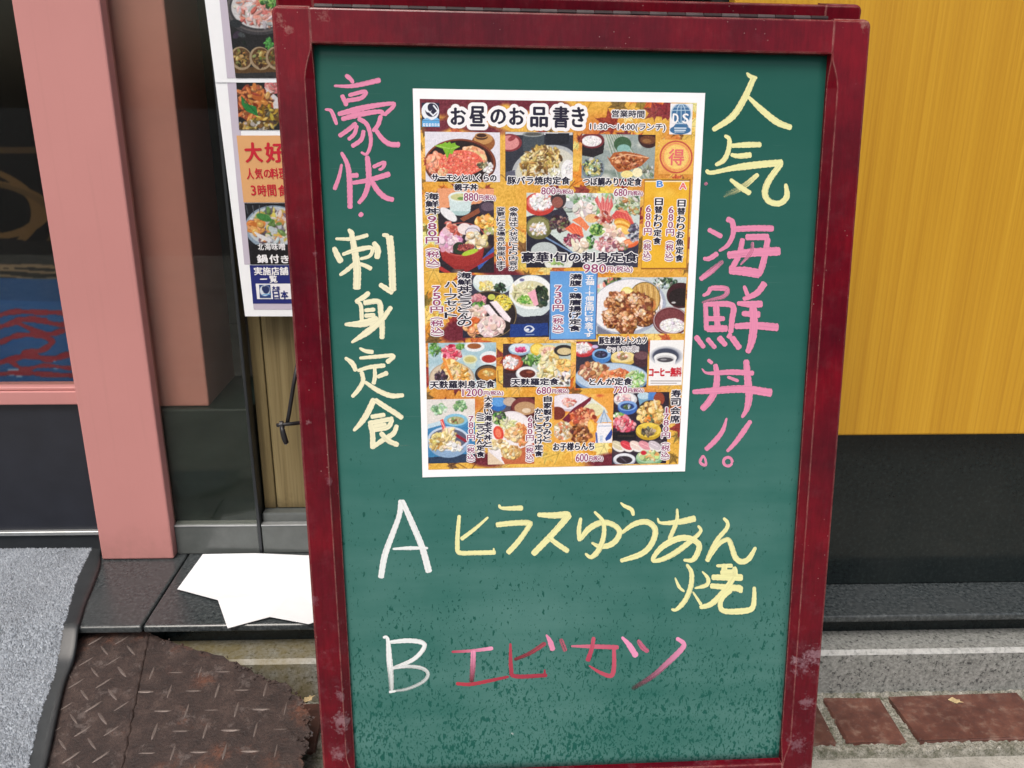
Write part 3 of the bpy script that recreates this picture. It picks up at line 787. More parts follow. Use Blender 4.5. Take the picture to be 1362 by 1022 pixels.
def interp_x(P_, Yq):
    o_ = np.argsort(P_[:, 1]); return np.interp(Yq, P_[o_, 1], P_[o_, 0])
XI = interp_x(inn, Ys); XO = interp_x(outr, Ys)
below = Ys < inn[:, 1].min(); XI[below] = inn[np.argmin(inn[:, 1]), 0] + (Ys[below] - inn[:, 1].min()) * 0.25
below = Ys < outr[:, 1].min(); XO[below] = outr[np.argmin(outr[:, 1]), 0] + (Ys[below] - outr[:, 1].min()) * 0.25
ker = np.ones(9) / 9
XO = np.convolve(np.pad(XO, 4, 'edge'), ker, 'valid'); XI = np.convolve(np.pad(XI, 4, 'edge'), ker, 'valid')
XO = np.maximum(XO, XI + 0.008)
ZM = np.array([mat_z(y_) for y_ in Ys])
mat = thing('door_mat', 'grey carpet door mat with black rubber border lying over the ledge and ramp', 'mat', (-0.9, 1.0, 0.0))
XLm = -1.55
n_c = 260
P_ = np.zeros((len(Ys), n_c, 3))
for j_ in range(len(Ys)):
    P_[j_, :, 0] = np.linspace(XLm, XI[j_], n_c); P_[j_, :, 1] = Ys[j_]; P_[j_, :, 2] = ZM[j_] + 0.0025
gcol = np.ones(P_.shape) * np.array(lin((104, 110, 116)))
# the rubber sheet: border strip with a rounded outer lip
prof = [(0.0, 0.0022), (0.25, 0.0024), (0.7, 0.0022), (0.92, 0.0016), (1.0, 0.0), (1.0, -0.004)]
Rb = np.zeros((len(Ys), len(prof), 3))
for j_ in range(len(Ys)):
    for i_, (f_, h_) in enumerate(prof):
        Rb[j_, i_] = (XI[j_] - 0.004 + f_ * (XO[j_] - XI[j_] + 0.004), Ys[j_], ZM[j_] + h_)
grid_obj('rubber_border', Rb, MAT['rubber'], mat)
carpet = grid_obj('carpet', P_, MAT['carpet'], mat, gcol, 'tuft')
# loop pile: short tufts
NT_ = 60000
jx = rng.random(NT_ * 2); jy = rng.random(NT_ * 2)
vis_x0 = -1.06
yy_ = 0.86 + (yt - 0.86) * jy; xi_ = np.interp(yy_, Ys, XI); xx_ = vis_x0 + (xi_ + 0.001 - vis_x0) * jx
zz_ = np.interp(yy_, Ys, ZM)
sel = np.argsort(rng.random(len(xx_)))[:NT_ + 25000]
xx_, yy_, zz_ = xx_[sel], yy_[sel], zz_[sel]; m_ = len(xx_)
an_ = rng.random(m_) * 6.283; ln = 0.0016 + 0.0016 * rng.random(m_); hh = 0.0042 + 0.0022 * rng.random(m_)
crease = np.sin(xx_ * 9 + yy_ * 21) * 0.5 + np.sin(xx_ * 31 - yy_ * 13) * 0.3
hh = hh + 0.0006 * crease
c_, s_ = np.cos(an_), np.sin(an_)
tv = np.zeros((m_, 4, 3), np.float32)
tv[:, 0] = np.stack([xx_ - c_ * ln, yy_ - s_ * ln, zz_ + 0.0015], -1); tv[:, 1] = np.stack([xx_ + s_ * ln, yy_ - c_ * ln, zz_ + 0.0015], -1)
tv[:, 2] = np.stack([xx_ + c_ * ln, yy_ + s_ * ln, zz_ + 0.0015], -1)
tv[:, 3] = np.stack([xx_ + 0.001 * rng.standard_normal(m_), yy_ + 0.001 * rng.standard_normal(m_), zz_ + hh], -1)
tf = (np.arange(m_)[:, None] * 4 + np.array([[0, 1, 3]])); tf = np.concatenate([tf, np.arange(m_)[:, None] * 4 + np.array([[1, 2, 3]]), np.arange(m_)[:, None] * 4 + np.array([[2, 0, 3]])])
me = bpy.data.meshes.new('carpet_pile'); co = (tv.reshape(-1, 3) - np.array(wloc(mat))).astype(np.float32)
me.vertices.add(len(co)); me.vertices.foreach_set('co', co.ravel()); me.loops.add(tf.size); me.loops.foreach_set('vertex_index', tf.astype(np.int32).ravel())
me.polygons.add(len(tf)); me.polygons.foreach_set('loop_start', np.arange(0, tf.size, 3, dtype=np.int32)); me.update(calc_edges=True)
br = np.clip(1 + 0.20 * rng.standard_normal(m_) + 0.05 * crease, 0.45, 1.6)
cc = np.ones((m_, 4, 4), np.float32); cc[:, :, :3] = (np.array(lin((144, 151, 159))) * br[:, None])[:, None, :]
a_ = me.attributes.new('tuft', 'FLOAT_COLOR', 'POINT'); a_.data.foreach_set('color', cc.ravel()); me.materials.append(MAT['carpet'])
po = bpy.data.objects.new('carpet_pile', me); COL.objects.link(po); po.parent = mat; po['kind'] = 'stuff'

# ================================================================== white card lying face down on the ledge
star = [(270, 739), (340, 737), (407, 736.5), (452, 739), (470, 757), (520, 775), (478, 795), (490, 829), (440, 818), (411, 831), (359, 821.5), (302.6, 834), (290, 800), (236, 784.5)]
cp_ = [at_z(x_, y_, Z_LEDGE + 0.004) for x_, y_ in star]
cen = np.mean(cp_, axis=0)
V_ = []; F_ = []
R_ = 6
for r_i in range(R_ + 1):
    f_ = r_i / R_
    for i_, q in enumerate(cp_):
        w_ = cen + (q - cen) * f_
        lift = 0.0012 + 0.006 * f_ * f_ * (0.5 + 0.5 * math.sin(i_ * 2.1 + 0.6)) + 0.0007 * math.sin((w_[0] + 0.4 * w_[1]) * 22)
        V_.append((w_[0], w_[1], Z_LEDGE + lift))
n_ = len(cp_)
for r_i in range(R_):
    for i_ in range(n_):
        j_ = (i_ + 1) % n_
        F_.append((r_i * n_ + i_, (r_i + 1) * n_ + i_, (r_i + 1) * n_ + j_, r_i * n_ + j_))
pc = obj('paper_card', V_, F_, MAT['paper'], smooth=False, origin=cen)
tag(pc, 'blank white starburst paper card lying on the black ledge behind the sign', 'card')
md = pc.modifiers.new('thickness', 'SOLIDIFY'); md.thickness = 0.0007; md.offset = 1

# ================================================================== the A-frame sign
BW, BH = 0.529579 / 2, 0.837167 / 2
BO = EYE + np.array([0.080474, 0.923177, -0.201695])
_b, _l, _t = 0.03077, 0.091351, 0.003282
_ex = np.array([math.cos(_b), math.sin(_b), 0]); _nn = np.array([-math.sin(_b), math.cos(_b), 0])
_ez = math.cos(_l) * np.array([0, 0, 1.0]) + math.sin(_l) * _nn
EX = math.cos(_t) * _ex + math.sin(_t) * _ez; EZ = -math.sin(_t) * _ex + math.cos(_t) * _ez
EN = np.cross(EX, EZ)                       # towards the viewer
if EN[1] > 0: EN = -EN
BC = BO + 0.017953 * EX - 0.170786 * EZ     # middle of the green panel

def uv_of(px, py, d=0.0):
    r_ = ray(px, py); o_ = BC + EN * d
    tt = ((o_ - EYE) @ EN) / (r_ @ EN); P = EYE + tt * r_ - o_
    return np.array([P @ EX, P @ EZ])
def on_board(px, py, d=0.0):
    u, v = uv_of(px, py, d); return BC + u * EX + v * EZ + d * EN
# the old frame is a little out of square: measured corners of the opening
_c = [uv_of(*q) for q in ((416, 60), (1101, 74.5), (1036.5, 1008), (473, 1030))]
_r = [np.array(q) for q in ((-BW, BH), (BW, BH), (BW, -BH), (-BW, -BH))]
_o = [a - b for a, b in zip(_c, _r)]
def lp(u, v, d=0.0):
    s_, q_ = (u / BW + 1) / 2, (v / BH + 1) / 2
    w_ = _o[3] * (1 - s_) * (1 - q_) + _o[2] * s_ * (1 - q_) + _o[0] * (1 - s_) * q_ + _o[1] * s_ * q_
    return BC + (u + w_[0]) * EX + (v + w_[1]) * EZ + d * EN
DF = 0.012                                   # frame face stands this far in front of the green panel
UL = BW + 0.0365; UR = BW + 0.0385           # outer edges
for q in ((397, 520), (1122, 520), (365, 30), (1160, 40), (429, 1010), (1077, 1010)): print('outer', q, uv_of(*q, d=DF))
VT = BH + 0.0345
VF = -(BC[2] - 0.002) / EZ[2]                # feet on the paving
VBOT = -BH - 0.040
foot = BC + VF * EZ
sign = thing('chalkboard_sign', 'red framed folding chalkboard sign with green board and handwritten chalk menu', 'sign', (float(foot[0]), float(foot[1]), 0.0))

# knocks, chips and water stains on the lacquer, each at its own spot on the wood
_sp = [((421, 309), 5.5, (0.020, 0.004, 0.008), 0.9), ((423, 322), 4.5, (0.30, 0.17, 0.19), 0.7), ((421, 336), 5, (0.26, 0.13, 0.16), 0.6), ((410, 562), 4, (0.30, 0.17, 0.19), 0.6), ((437, 640), 6, (0.24, 0.12, 0.15), 0.5),
       ((1083, 872), 20, (0.33, 0.22, 0.26), 0.65), ((1066, 885), 17, (0.30, 0.19, 0.23), 0.6), ((1074, 935), 14, (0.30, 0.2, 0.24), 0.5), ((1052, 880), 10, (0.34, 0.25, 0.28), 0.6), ((1060, 990), 16, (0.28, 0.17, 0.21), 0.45),
       ((455, 960), 18, (0.34, 0.24, 0.27), 0.55), ((452, 925), 12, (0.3, 0.2, 0.23), 0.5), ((416, 800), 12, (0.26, 0.13, 0.17), 0.4), ((450, 1005), 14, (0.32, 0.22, 0.25), 0.5), ((1121, 648), 5, (0.34, 0.22, 0.25), 0.6),
       ((374, 28), 9, (0.38, 0.20, 0.17), 0.6), ((382, 40), 6, (0.36, 0.18, 0.16), 0.5), ((1152, 32), 9, (0.40, 0.24, 0.19), 0.6), ((430, 22), 8, (0.36, 0.18, 0.16), 0.4)]
_t = FRAME_T; _cs = _t.b.inputs['Base Color'].links[0].from_socket; _co = _t.co()
_nz = _t.math('MULTIPLY', _t.math('SUBTRACT', _t.noise(130, 6, 0.75), 0.5), 4.2)
for (q_, r_, c_, s_) in _sp:
    P_ = on_board(*q_, DF) - np.array(sign.location)
    d_ = _t.new('VectorMath'); d_.operation = 'DISTANCE'; _t.l.new(_co, d_.inputs[0]); d_.inputs[1].default_value = tuple(P_)
    m_ = _t.math('ADD', _t.math('MULTIPLY', d_.outputs['Value'], -1.0 / (r_ * 0.0009)), _t.math('ADD', _nz, 0.75))
    _cs = _t.mix(_t.math('MULTIPLY', _t.math('MULTIPLY', m_, 1.6, clamp=True), s_ * 0.75), _cs, (*c_, 1))
_t.put(_t.b.inputs['Base Color'], _cs)

def stile(sgn, back=-0.012, name='side_rail', chamfer=True, mapf=None):
    """upright with rounded outer edges, rounded top corner and a stopped chamfer along the inner edge"""
    mapf = mapf or lp
    uo = UL if sgn < 0 else UR; ui = BW - 0.0006
    vs_ = [VT, VT - 0.0008, VT - 0.0025, VT - 0.005, VT - 0.0075, BH + 0.004, BH - 0.006, BH - 0.014, BH - 0.020, BH - 0.026, BH - 0.033] + list(np.linspace(BH - 0.06, -BH + 0.05, 14)) + [-BH + 0.03, -BH + 0.02, -BH + 0.010, -BH - 0.002, VBOT, VBOT - 0.02, VF + 0.004, VF]
    V_ = []; F_ = []
    for v in vs_:
        e_ = VT - v
        ro = 0.0075 - math.sqrt(max(0.0075 ** 2 - (0.0075 - e_) ** 2, 0)) if e_ < 0.0075 else 0.0
        c_ = 0.0
        if chamfer:
            c_ = 0.0085 * float(np.clip((BH - 0.004 - v) / 0.026, 0, 1)) ** 0.75
            if v < -BH + 0.032: c_ = 0.0085 * float(np.clip((v + BH - 0.004) / 0.026, 0, 1)) ** 0.75
        rt = 0.0022 if e_ > 0.003 else 0.0022 * e_ / 0.003 + 0.0003
        rf = 0.0018 if e_ < 0.002 else 0.0
        sec = [(ui, back), (ui, DF - max(c_, 0.0007) * 0.95 - rf * 0), (ui + max(c_, 0.0007), DF - rf), (uo - ro - rt, DF - rf), (uo - ro - rt * 0.35, DF - rt * 0.3 - rf), (uo - ro, DF - rt - rf), (uo - ro, back + 0.002), (uo - ro - 0.002, back)]
        V_ += [mapf(sgn * u, v, d) for u, d in sec]
    n_ = 8
    for i_ in range(len(vs_) - 1):
        for k_ in range(n_):
            a, b = i_ * n_ + k_, i_ * n_ + (k_ + 1) % n_
            q = (a, b, b + n_, a + n_); F_.append(q if sgn > 0 else q[::-1])
    F_.append(tuple(range(n_)) if sgn < 0 else tuple(range(n_ - 1, -1, -1)))
    e0 = (len(vs_) - 1) * n_; F_.append(tuple(range(e0 + n_ - 1, e0 - 1, -1)) if sgn < 0 else tuple(range(e0, e0 + n_)))
    o = obj(name, V_, F_, MAT['frame'], sign)
    bm = bmesh.new(); bm.from_mesh(o.data); bmesh.ops.recalc_face_normals(bm, faces=bm.faces); bm.to_mesh(o.data); bm.free()
    return o
stile(-1); stile(1)

def bar(name, u0, u1, v0, v1, d0, d1, m=None, bev=0.0018, mapf=None, parent=None, nu=12):
    """rail bevelled along its length, subdivided so that it follows the frame"""
    mapf = mapf or lp
    sec = [(v0, d0), (v0, d1 - bev), (v0 + bev * .3, d1 - bev * .3), (v0 + bev, d1), (v1 - bev, d1), (v1 - bev * .3, d1 - bev * .3), (v1, d1 - bev), (v1, d0)]
    us = np.linspace(u0, u1, nu); V_ = []; F_ = []; n_ = len(sec)
    for u in us: V_ += [mapf(u, v, d) for v, d in sec]
    for i_ in range(nu - 1):
        for k_ in range(n_):
            a, b = i_ * n_ + k_, i_ * n_ + (k_ + 1) % n_; F_.append((a, b, b + n_, a + n_))
    F_.append(tuple(range(n_ - 1, -1, -1))); F_.append(tuple(range((nu - 1) * n_, nu * n_)))
    o = obj(name, V_, F_, m or MAT['frame'], parent or sign)
    bm = bmesh.new(); bm.from_mesh(o.data); bmesh.ops.recalc_face_normals(bm, faces=bm.faces); bm.to_mesh(o.data); bm.free()
    return o
bar('top_rail', -BW + 0.0003, BW - 0.0003, BH, VT - 0.0012, -0.012, DF - 0.0005)
bar('bottom_rail', -BW + 0.0003, BW - 0.0003, VBOT, -BH, -0.012, DF - 0.0005)

# green panel with a metre-true coordinate for its marks
NU, NV = 40, 60
U_, V2 = np.meshgrid(np.linspace(-BW - 0.004, BW + 0.004, NU), np.linspace(BH + 0.004, -BH - 0.004, NV))
Pb = np.array([[lp(U_[j_, i_], V2[j_, i_], 0.0) for i_ in range(NU)] for j_ in range(NV)])
stc = np.stack([U_ + BW, BH - V2, np.zeros_like(U_)], -1)
panel = grid_obj('board_panel', Pb, MAT['board'], sign)
av = panel.data.attributes.new('st', 'FLOAT_VECTOR', 'POINT'); av.data.foreach_set('vector', stc.astype(np.float32).reshape(-1))
md = panel.modifiers.new('thickness', 'SOLIDIFY'); md.thickness = 0.004; md.offset = -1

# rear frame leaning the other way, joined by a piano hinge
HB0 = lp(0, VT, -0.014)
_l2 = -0.115
RZ_ = math.cos(_l2) * np.array([0, 0, 1.0]) + math.sin(_l2) * _nn
RN2 = np.cross(EX, RZ_); RN2 = RN2 if RN2[1] < 0 else -RN2
def rlp(u, v, d=0.0):      # v measured down from the hinge line (VT), d towards the viewer
    return HB0 + u * EX + (v - VT + 0.0185) * RZ_ + (d - 0.0125) * RN2 + (lp(u, VT, 0) - lp(0, VT, 0) - u * EX)
VF_front = VF
VF = VT - 0.0185 - (HB0[2] - 0.002) / RZ_[2]
stile(-1, mapf=rlp, name='rear_side_rail', chamfer=False); stile(1, mapf=rlp, name='rear_side_rail', chamfer=False)
bar('rear_top_rail', -BW + 0.0003, BW - 0.0003, BH, VT - 0.0012, -0.012, DF - 0.0005, mapf=rlp)
bar('rear_bottom_rail', -BW + 0.0003, BW - 0.0003, VBOT, -BH, -0.012, DF - 0.0005, mapf=rlp)
Pq = [rlp(a * (BW + .004), b * (BH + .004), c_) for c_ in (-0.004, 0.0) for a, b in ((-1, -1), (1, -1), (1, 1), (-1, 1))]
obj('rear_panel', Pq, [(0, 1, 2, 3), (7, 6, 5, 4), (0, 4, 5, 1), (1, 5, 6, 2), (2, 6, 7, 3), (3, 7, 4, 0)], MAT['facade'], sign)
VF = VF_front
hp = []
hinge = obj('hinge', [lp(-BW, VT - 0.001, -0.0125), lp(BW, VT - 0.001, -0.0125), lp(BW, VT + 0.0015, -0.0125), lp(-BW, VT + 0.0015, -0.0125)], [(0, 1, 2, 3)], MAT['hinge_dark'], sign)
nk = 28; kw = 2 * (BW - 0.004) / nk
for k_ in range(nk):
    u0 = -BW + 0.004 + k_ * kw
    V_, F_ = tube([lp(u0 + 0.0005, VT + 0.0012, 0.003), lp(u0 + kw - 0.0005, VT + 0.0012, 0.003)], 0.0026, 10)
    obj('knuckle', V_, F_, MAT['hinge_light'] if k_ % 2 == 0 else MAT['hinge_dark'], hinge, smooth=False)
V_, F_ = tube([lp(-BW + 0.004, VT + 0.0012, 0.003), lp(BW - 0.004, VT + 0.0012, 0.003)], 0.0014, 8); obj('pin', V_, F_, MAT['hinge_dark'], hinge)

# folding stay on the left side of the frame: rod, pivot pin and hook
def off(px, py, back): return on_board(px, py, -back)
V_, F_ = tube([off(397, 478, .010), off(390, 515, .010), off(384.5, 550, .010), off(381.5, 566, .010)], 0.0022, 8); stay = obj('stay_rod', V_, F_, MAT['black_metal'], sign, smooth=True)
V_, F_ = tube([off(368, 566, .008), off(372, 565.5, .008), off(400, 562.5, .008)], 0.0021, 10); obj('pivot_pin', V_, F_, MAT['black_metal'], stay, smooth=True)
V_, F_ = tube([off(373, 566, .008), off(377, 565.4, .008)], 0.0048, 12); obj('washer', V_, F_, MAT['black_metal'], stay)
V_, F_ = tube([off(374.5, 567, .005), off(376, 574, .004), off(378, 582, .004), off(380.5, 589, .005), off(380, 591, .006)], [.0024, .0030, .0033, .0030, .0014], 8); obj('hook', V_, F_, MAT['black_metal'], stay, smooth=True)

# ------------------------------------------------------------------ chalk writing, stroke by stroke
PINK = (238, 150, 186); CREAM = (250, 247, 212); YEL = (246, 246, 182); WHT = (244, 250, 250); RED = (170, 62, 80); DRED = (128, 52, 62); PALE = (185, 205, 200)
CH_K = 0.80
lift_n = [0]
def chalk_char(frame, strokes, col, label=None, alpha=1.0):
    x0, y0, sc_ = frame
    V_ = []; F_ = []; C_ = []; S_ = []
    base_d = 0.00010
    for si, stk in enumerate(strokes):
        pts, w = stk[0], stk[1]; o_ = stk[2] if len(stk) > 2 else {}
        P = catmull([(x0 + a / sc_, y0 + b / sc_) for a, b in pts], 7)
        seg = np.r_[0, np.cumsum(np.hypot(*np.diff(P, axis=0).T))]
        # resample evenly
        nS = max(6, int(seg[-1] / 1.6)); ss = np.linspace(0, seg[-1], nS)
        P = np.stack([np.interp(ss, seg, P[:, 0]), np.interp(ss, seg, P[:, 1])], 1)
        T = np.gradient(P, axis=0); T /= np.hypot(T[:, 0], T[:, 1])[:, None] + 1e-9
        Nn = np.stack([-T[:, 1], T[:, 0]], 1)
        f = np.linspace(0, 1, nS)
        ws = np.interp(f, np.linspace(0, 1, len(w)), w) if isinstance(w, (list, tuple)) else np.full(nS, float(w))
        hw = ws / sc_ / 2
        # blunt, slightly ragged ends
        hw = hw * np.clip(np.minimum(ss, seg[-1] - ss) / (hw * 0.55 + 1e-6) + 0.55, 0.3, 1.0)
        ph = (si * 2.39 + x0) % 6.28
        hw = hw * (1 + 0.05 * np.sin(ss * 0.9 + ph) + 0.04 * np.sin(ss * 2.3 + ph * 2))
        c0 = np.array(lin(o_.get('c0', col))); c1 = np.array(lin(o_.get('c1', o_.get('c0', col))))
        a0 = o_.get('a0', alpha); a1 = o_.get('a1', a0)
        b0 = len(V_)
        for i_ in range(nS):
            d_ = base_d + si * 0.000022 + 0.000012 * f[i_]
            for e_, r_ in enumerate((-1, -0.4, 0.4, 1)):
                q = P[i_] + Nn[i_] * hw[i_] * r_
                V_.append(on_board(q[0], q[1], d_)); C_.append((*((c0 * (1 - f[i_]) + c1 * f[i_]) * CH_K), (a0 * (1 - f[i_]) + a1 * f[i_]) * (0.93 if abs(r_) == 1 else 1.0)))
                S_.append((ss[i_] * 0.001 + si * 0.37, (r_ * hw[i_]) * 0.001 + si * 0.11, 0))
        for i_ in range(nS - 1):
            for e_ in range(3):
                a = b0 + i_ * 4 + e_; F_.append((a, a + 4, a + 5, a + 1))
    o = obj('chalk_character', V_, F_, MAT['chalk'], panel)
    a_ = o.data.attributes.new('chalk', 'FLOAT_COLOR', 'POINT'); a_.data.foreach_set('color', np.asarray(C_, np.float32).ravel())
    a_ = o.data.attributes.new('st', 'FLOAT_VECTOR', 'POINT'); a_.data.foreach_set('vector', np.asarray(S_, np.float32).ravel())
    return o

K1 = (430, 90, 5.109); K2 = (430, 290, 6.383); K3 = (430, 440, 6.008); K4 = (920, 80, 4.867); K5 = (910, 280, 5.379)
K6 = (910, 460, 5.679); K7 = (590, 650, 6.191); K8 = (800, 660, 6.014); KA = (490, 640, 7.3); KB = (490, 830, 6.486); KC = (660, 830, 5.044)
chalk_char(K1, [
    ([(150, 50), (185, 78), (205, 108)], [30, 30, 22]), ([(72, 125), (200, 125), (390, 85)], [16, 32, 36]),
    ([(125, 185), (142, 222), (160, 262)], 30), ([(170, 190), (285, 163), (258, 207), (155, 226)], [26, 28, 30, 30]),
    ([(10, 285), (50, 292), (72, 335), (92, 390)], [14, 26, 28, 22]),
    ([(98, 318), (280, 272), (458, 245), (478, 262), (412, 325)], [30, 40, 36, 26, 28]), ([(122, 352), (250, 318), (390, 300), (402, 328)], [30, 40, 34, 26]),
    ([(235, 345), (295, 385), (322, 470), (318, 540), (292, 590), (255, 575)], [32, 30, 28, 26, 24, 16]),
    ([(225, 375), (180, 415), (105, 468)], [30, 32, 30]), ([(228, 390), (212, 450), (168, 492)], [28, 28, 26]), ([(275, 425), (258, 490), (192, 538)], [28, 30, 30]),
    ([(392, 325), (372, 390), (335, 435)], [30, 30, 26]), ([(345, 405), (395, 478), (450, 520), (522, 525)], [26, 32, 36, 38])], PINK)
chalk_char(K1, [
    ([(122, 575), (162, 655), (178, 760), (182, 960)], [22, 36, 38, 34]), ([(125, 655), (108, 740), (75, 832)], [18, 26, 30]), ([(190, 735), (240, 732)], 34),
    ([(298, 600), (308, 700), (305, 790), (280, 870), (238, 925)], [32, 40, 36, 34, 26]), ([(335, 678), (415, 645), (402, 685), (375, 695)], [26, 26, 24, 18]),
    ([(195, 785), (310, 765), (455, 722)], [26, 34, 38]), ([(315, 745), (365, 830), (420, 882), (480, 900)], [30, 36, 38, 32])], PINK)
chalk_char(K1, [([(245, 990), (256, 1000), (264, 1012)], [30, 38, 26])], PINK)
chalk_char(K2, [
    ([(212, 95), (232, 118), (262, 140)], [30, 42, 30]), ([(102, 178), (250, 178), (382, 145)], [22, 34, 36]), ([(238, 120), (268, 290), (288, 440), (284, 610)], [44, 56, 66, 66]),
    ([(88, 248), (118, 315), (155, 380)], [38, 52, 52]), ([(160, 312), (260, 278), (390, 252), (418, 272), (392, 325), (310, 350)], [28, 36, 44, 34, 30, 24]),
    ([(270, 382), (200, 445), (138, 488)], [32, 38, 28]), ([(305, 390), (360, 408), (412, 436)], [32, 36, 40]), ([(425, 205), (462, 270), (455, 350)], [40, 56, 44]),
    ([(500, 145), (558, 150)], 34), ([(560, 150), (578, 320), (590, 625)], [62, 60, 60]), ([(592, 640), (540, 605), (475, 562)], [40, 46, 38])], CREAM)
chalk_char(K2, [
    ([(392, 630), (345, 672), (268, 712)], [40, 46, 24]), ([(272, 705), (318, 742), (328, 880)], [30, 36, 36]), ([(340, 722), (468, 712), (488, 800), (500, 930), (498, 1030)], [46, 46, 48, 48, 42]),
    ([(348, 786), (442, 778)], 34), ([(348, 832), (442, 824)], 36), ([(180, 905), (330, 898), (470, 862)], [26, 64, 68]), ([(580, 752), (500, 860), (400, 950), (238, 1060)], [36, 50, 58, 22])], CREAM)
chalk_char(K3, [
    ([(288, 138), (335, 162), (402, 172)], [20, 32, 36]), ([(172, 215), (232, 262), (262, 325)], [22, 42, 34]), ([(288, 220), (430, 208), (562, 200), (505, 258)], [24, 32, 30, 40]),
    ([(272, 322), (370, 292), (496, 278)], [26, 34, 36]), ([(410, 285), (412, 370), (400, 430)], [28, 32, 34]), ([(428, 372), (518, 335)], [30, 38]),
    ([(305, 325), (318, 400), (282, 470), (228, 532)], [34, 36, 38, 28]), ([(330, 408), (430, 475), (540, 520), (645, 516)], [26, 38, 42, 32])], CREAM)
chalk_char(K3, [
    ([(408, 542), (352, 660), (300, 738), (240, 802)], [46, 50, 46, 24]), ([(408, 550), (500, 612), (580, 662), (635, 702)], [38, 42, 42, 40]), ([(378, 690), (496, 672)], 36),
    ([(358, 742), (560, 702)], [40, 36]), ([(552, 705), (520, 768), (440, 790), (390, 795)], [36, 40, 36, 30]), ([(372, 742), (393, 820), (396, 945)], [38, 42, 44]), ([(395, 768), (505, 748)], 30),
    ([(384, 940), (480, 872), (560, 822), (590, 752)], [30, 40, 42, 34]), ([(455, 812), (520, 880), (602, 916)], [38, 42, 40]), ([(600, 916), (700, 916)], 7, {'a0': .6})], CREAM)
chalk_char(K4, [([(355, 82), (382, 108), (424, 118)], [16, 30, 22]), ([(402, 115), (340, 250), (262, 368), (135, 455)], [36, 42, 44, 30]), ([(365, 238), (450, 320), (552, 402), (648, 440)], [22, 40, 44, 36])], YEL)
chalk_char(K4, [
    ([(212, 488), (244, 515), (236, 590), (206, 650), (152, 682)], [22, 30, 32, 34, 22]), ([(255, 556), (350, 550), (452, 548)], [26, 38, 34]), ([(252, 612), (300, 622), (388, 614)], [24, 36, 38]),
    ([(92, 712), (128, 730), (280, 698), (450, 676), (592, 665)], [26, 30, 46, 46, 44]), ([(580, 670), (500, 780), (474, 860), (502, 915), (570, 928), (616, 882), (608, 800)], [36, 40, 42, 40, 38, 38, 22]),
    ([(432, 738), (330, 822), (205, 882)], [28, 38, 34], {'a0': 1, 'a1': .55}), ([(248, 772), (310, 820), (382, 866)], [22, 36, 34])], YEL)
chalk_char(K5, [
    ([(170, 135), (272, 190)], [32, 36]), ([(135, 345), (180, 345), (242, 305)], [26, 36, 36]), ([(278, 362), (200, 430), (112, 496)], [30, 44, 34], {'a0': .75, 'a1': 1}),
    ([(302, 60), (345, 85), (350, 170), (312, 248), (248, 292)], [40, 40, 34, 32, 18]), ([(355, 135), (500, 128), (642, 130)], [42, 44, 46]), ([(438, 192), (608, 190)], [44, 46]),
    ([(420, 200), (392, 320), (332, 430)], [36, 40, 42]), ([(600, 195), (576, 330), (552, 420), (530, 470)], [40, 42, 46, 40]), ([(308, 322), (490, 302), (690, 292)], [52, 60, 62]),
    ([(320, 432), (430, 436), (545, 455)], [50, 66, 66]), ([(490, 225), (478, 300), (402, 392)], [22, 30, 12], {'a0': .8})], PINK)
chalk_char(K5, [
    ([(192, 548), (172, 590), (132, 612)], [32, 30, 22]), ([(190, 555), (302, 562), (290, 612), (200, 640), (125, 660)], [34, 40, 32, 28, 16], {'a0': 1, 'a1': .7}), ([(152, 660), (160, 860)], [34, 36]),
    ([(150, 672), (340, 678), (342, 780), (332, 880)], [32, 42, 42, 36]), ([(228, 680), (240, 845)], [46, 42]), ([(165, 775), (292, 775)], 36), ([(158, 848), (312, 845)], 48),
    ([(80, 898), (145, 985)], [40, 32]), ([(162, 915), (225, 988)], [36, 32]), ([(245, 905), (302, 970)], [46, 34]), ([(338, 905), (400, 992)], [44, 44]), ([(335, 880), (312, 915)], 32),
    ([(428, 538), (455, 612)], [26, 32]), ([(580, 515), (520, 592), (420, 638)], [46, 44, 30]), ([(378, 665), (470, 672), (562, 670)], [30, 48, 50]), ([(412, 738), (545, 746)], [36, 54]),
    ([(360, 830), (500, 824), (676, 838)], [40, 54, 56]), ([(492, 680), (498, 820), (482, 940), (452, 1022)], [52, 56, 58, 36])], PINK)
chalk_char(K6, [
    ([(178, 105), (215, 135)], [26, 28]), ([(235, 138), (248, 230), (236, 330), (190, 420), (130, 485)], [34, 46, 50, 52, 46]), ([(468, 105), (480, 250), (490, 380), (472, 480), (435, 545)], [44, 52, 58, 50, 22]),
    ([(132, 172), (180, 208), (350, 200), (528, 208)], [10, 36, 44, 36]), ([(62, 350), (250, 338), (450, 328), (665, 358)], [34, 54, 58, 62]), ([(325, 235), (412, 268)], [22, 26])], PINK)
chalk_char(K6, [([(322, 545), (292, 640), (232, 720), (160, 788)], [14, 34, 40, 34]), ([(142, 828), (120, 880), (162, 904), (160, 860), (142, 828)], [18, 22, 22, 18, 16])], PINK)
ringp = [(330 + 33 * math.cos(a), 876 + 33 * math.sin(a)) for a in np.linspace(0.3, 6.6, 14)]
chalk_char(K6, [([(505, 565), (440, 660), (380, 740), (322, 800)], [30, 42, 36, 24]), (ringp, 22)], PINK)
chalk_char(K6, [([(170, 902), (300, 895), (420, 885)], [14, 18, 26], {'a0': .18, 'a1': .28}), ([(380, 885), (520, 900), (680, 920)], [26, 38, 46], {'a0': .36, 'a1': .2, 'c0': PALE}), ([(90, 270), (155, 215)], 30, {'a0': .12, 'c0': PALE})], PINK)
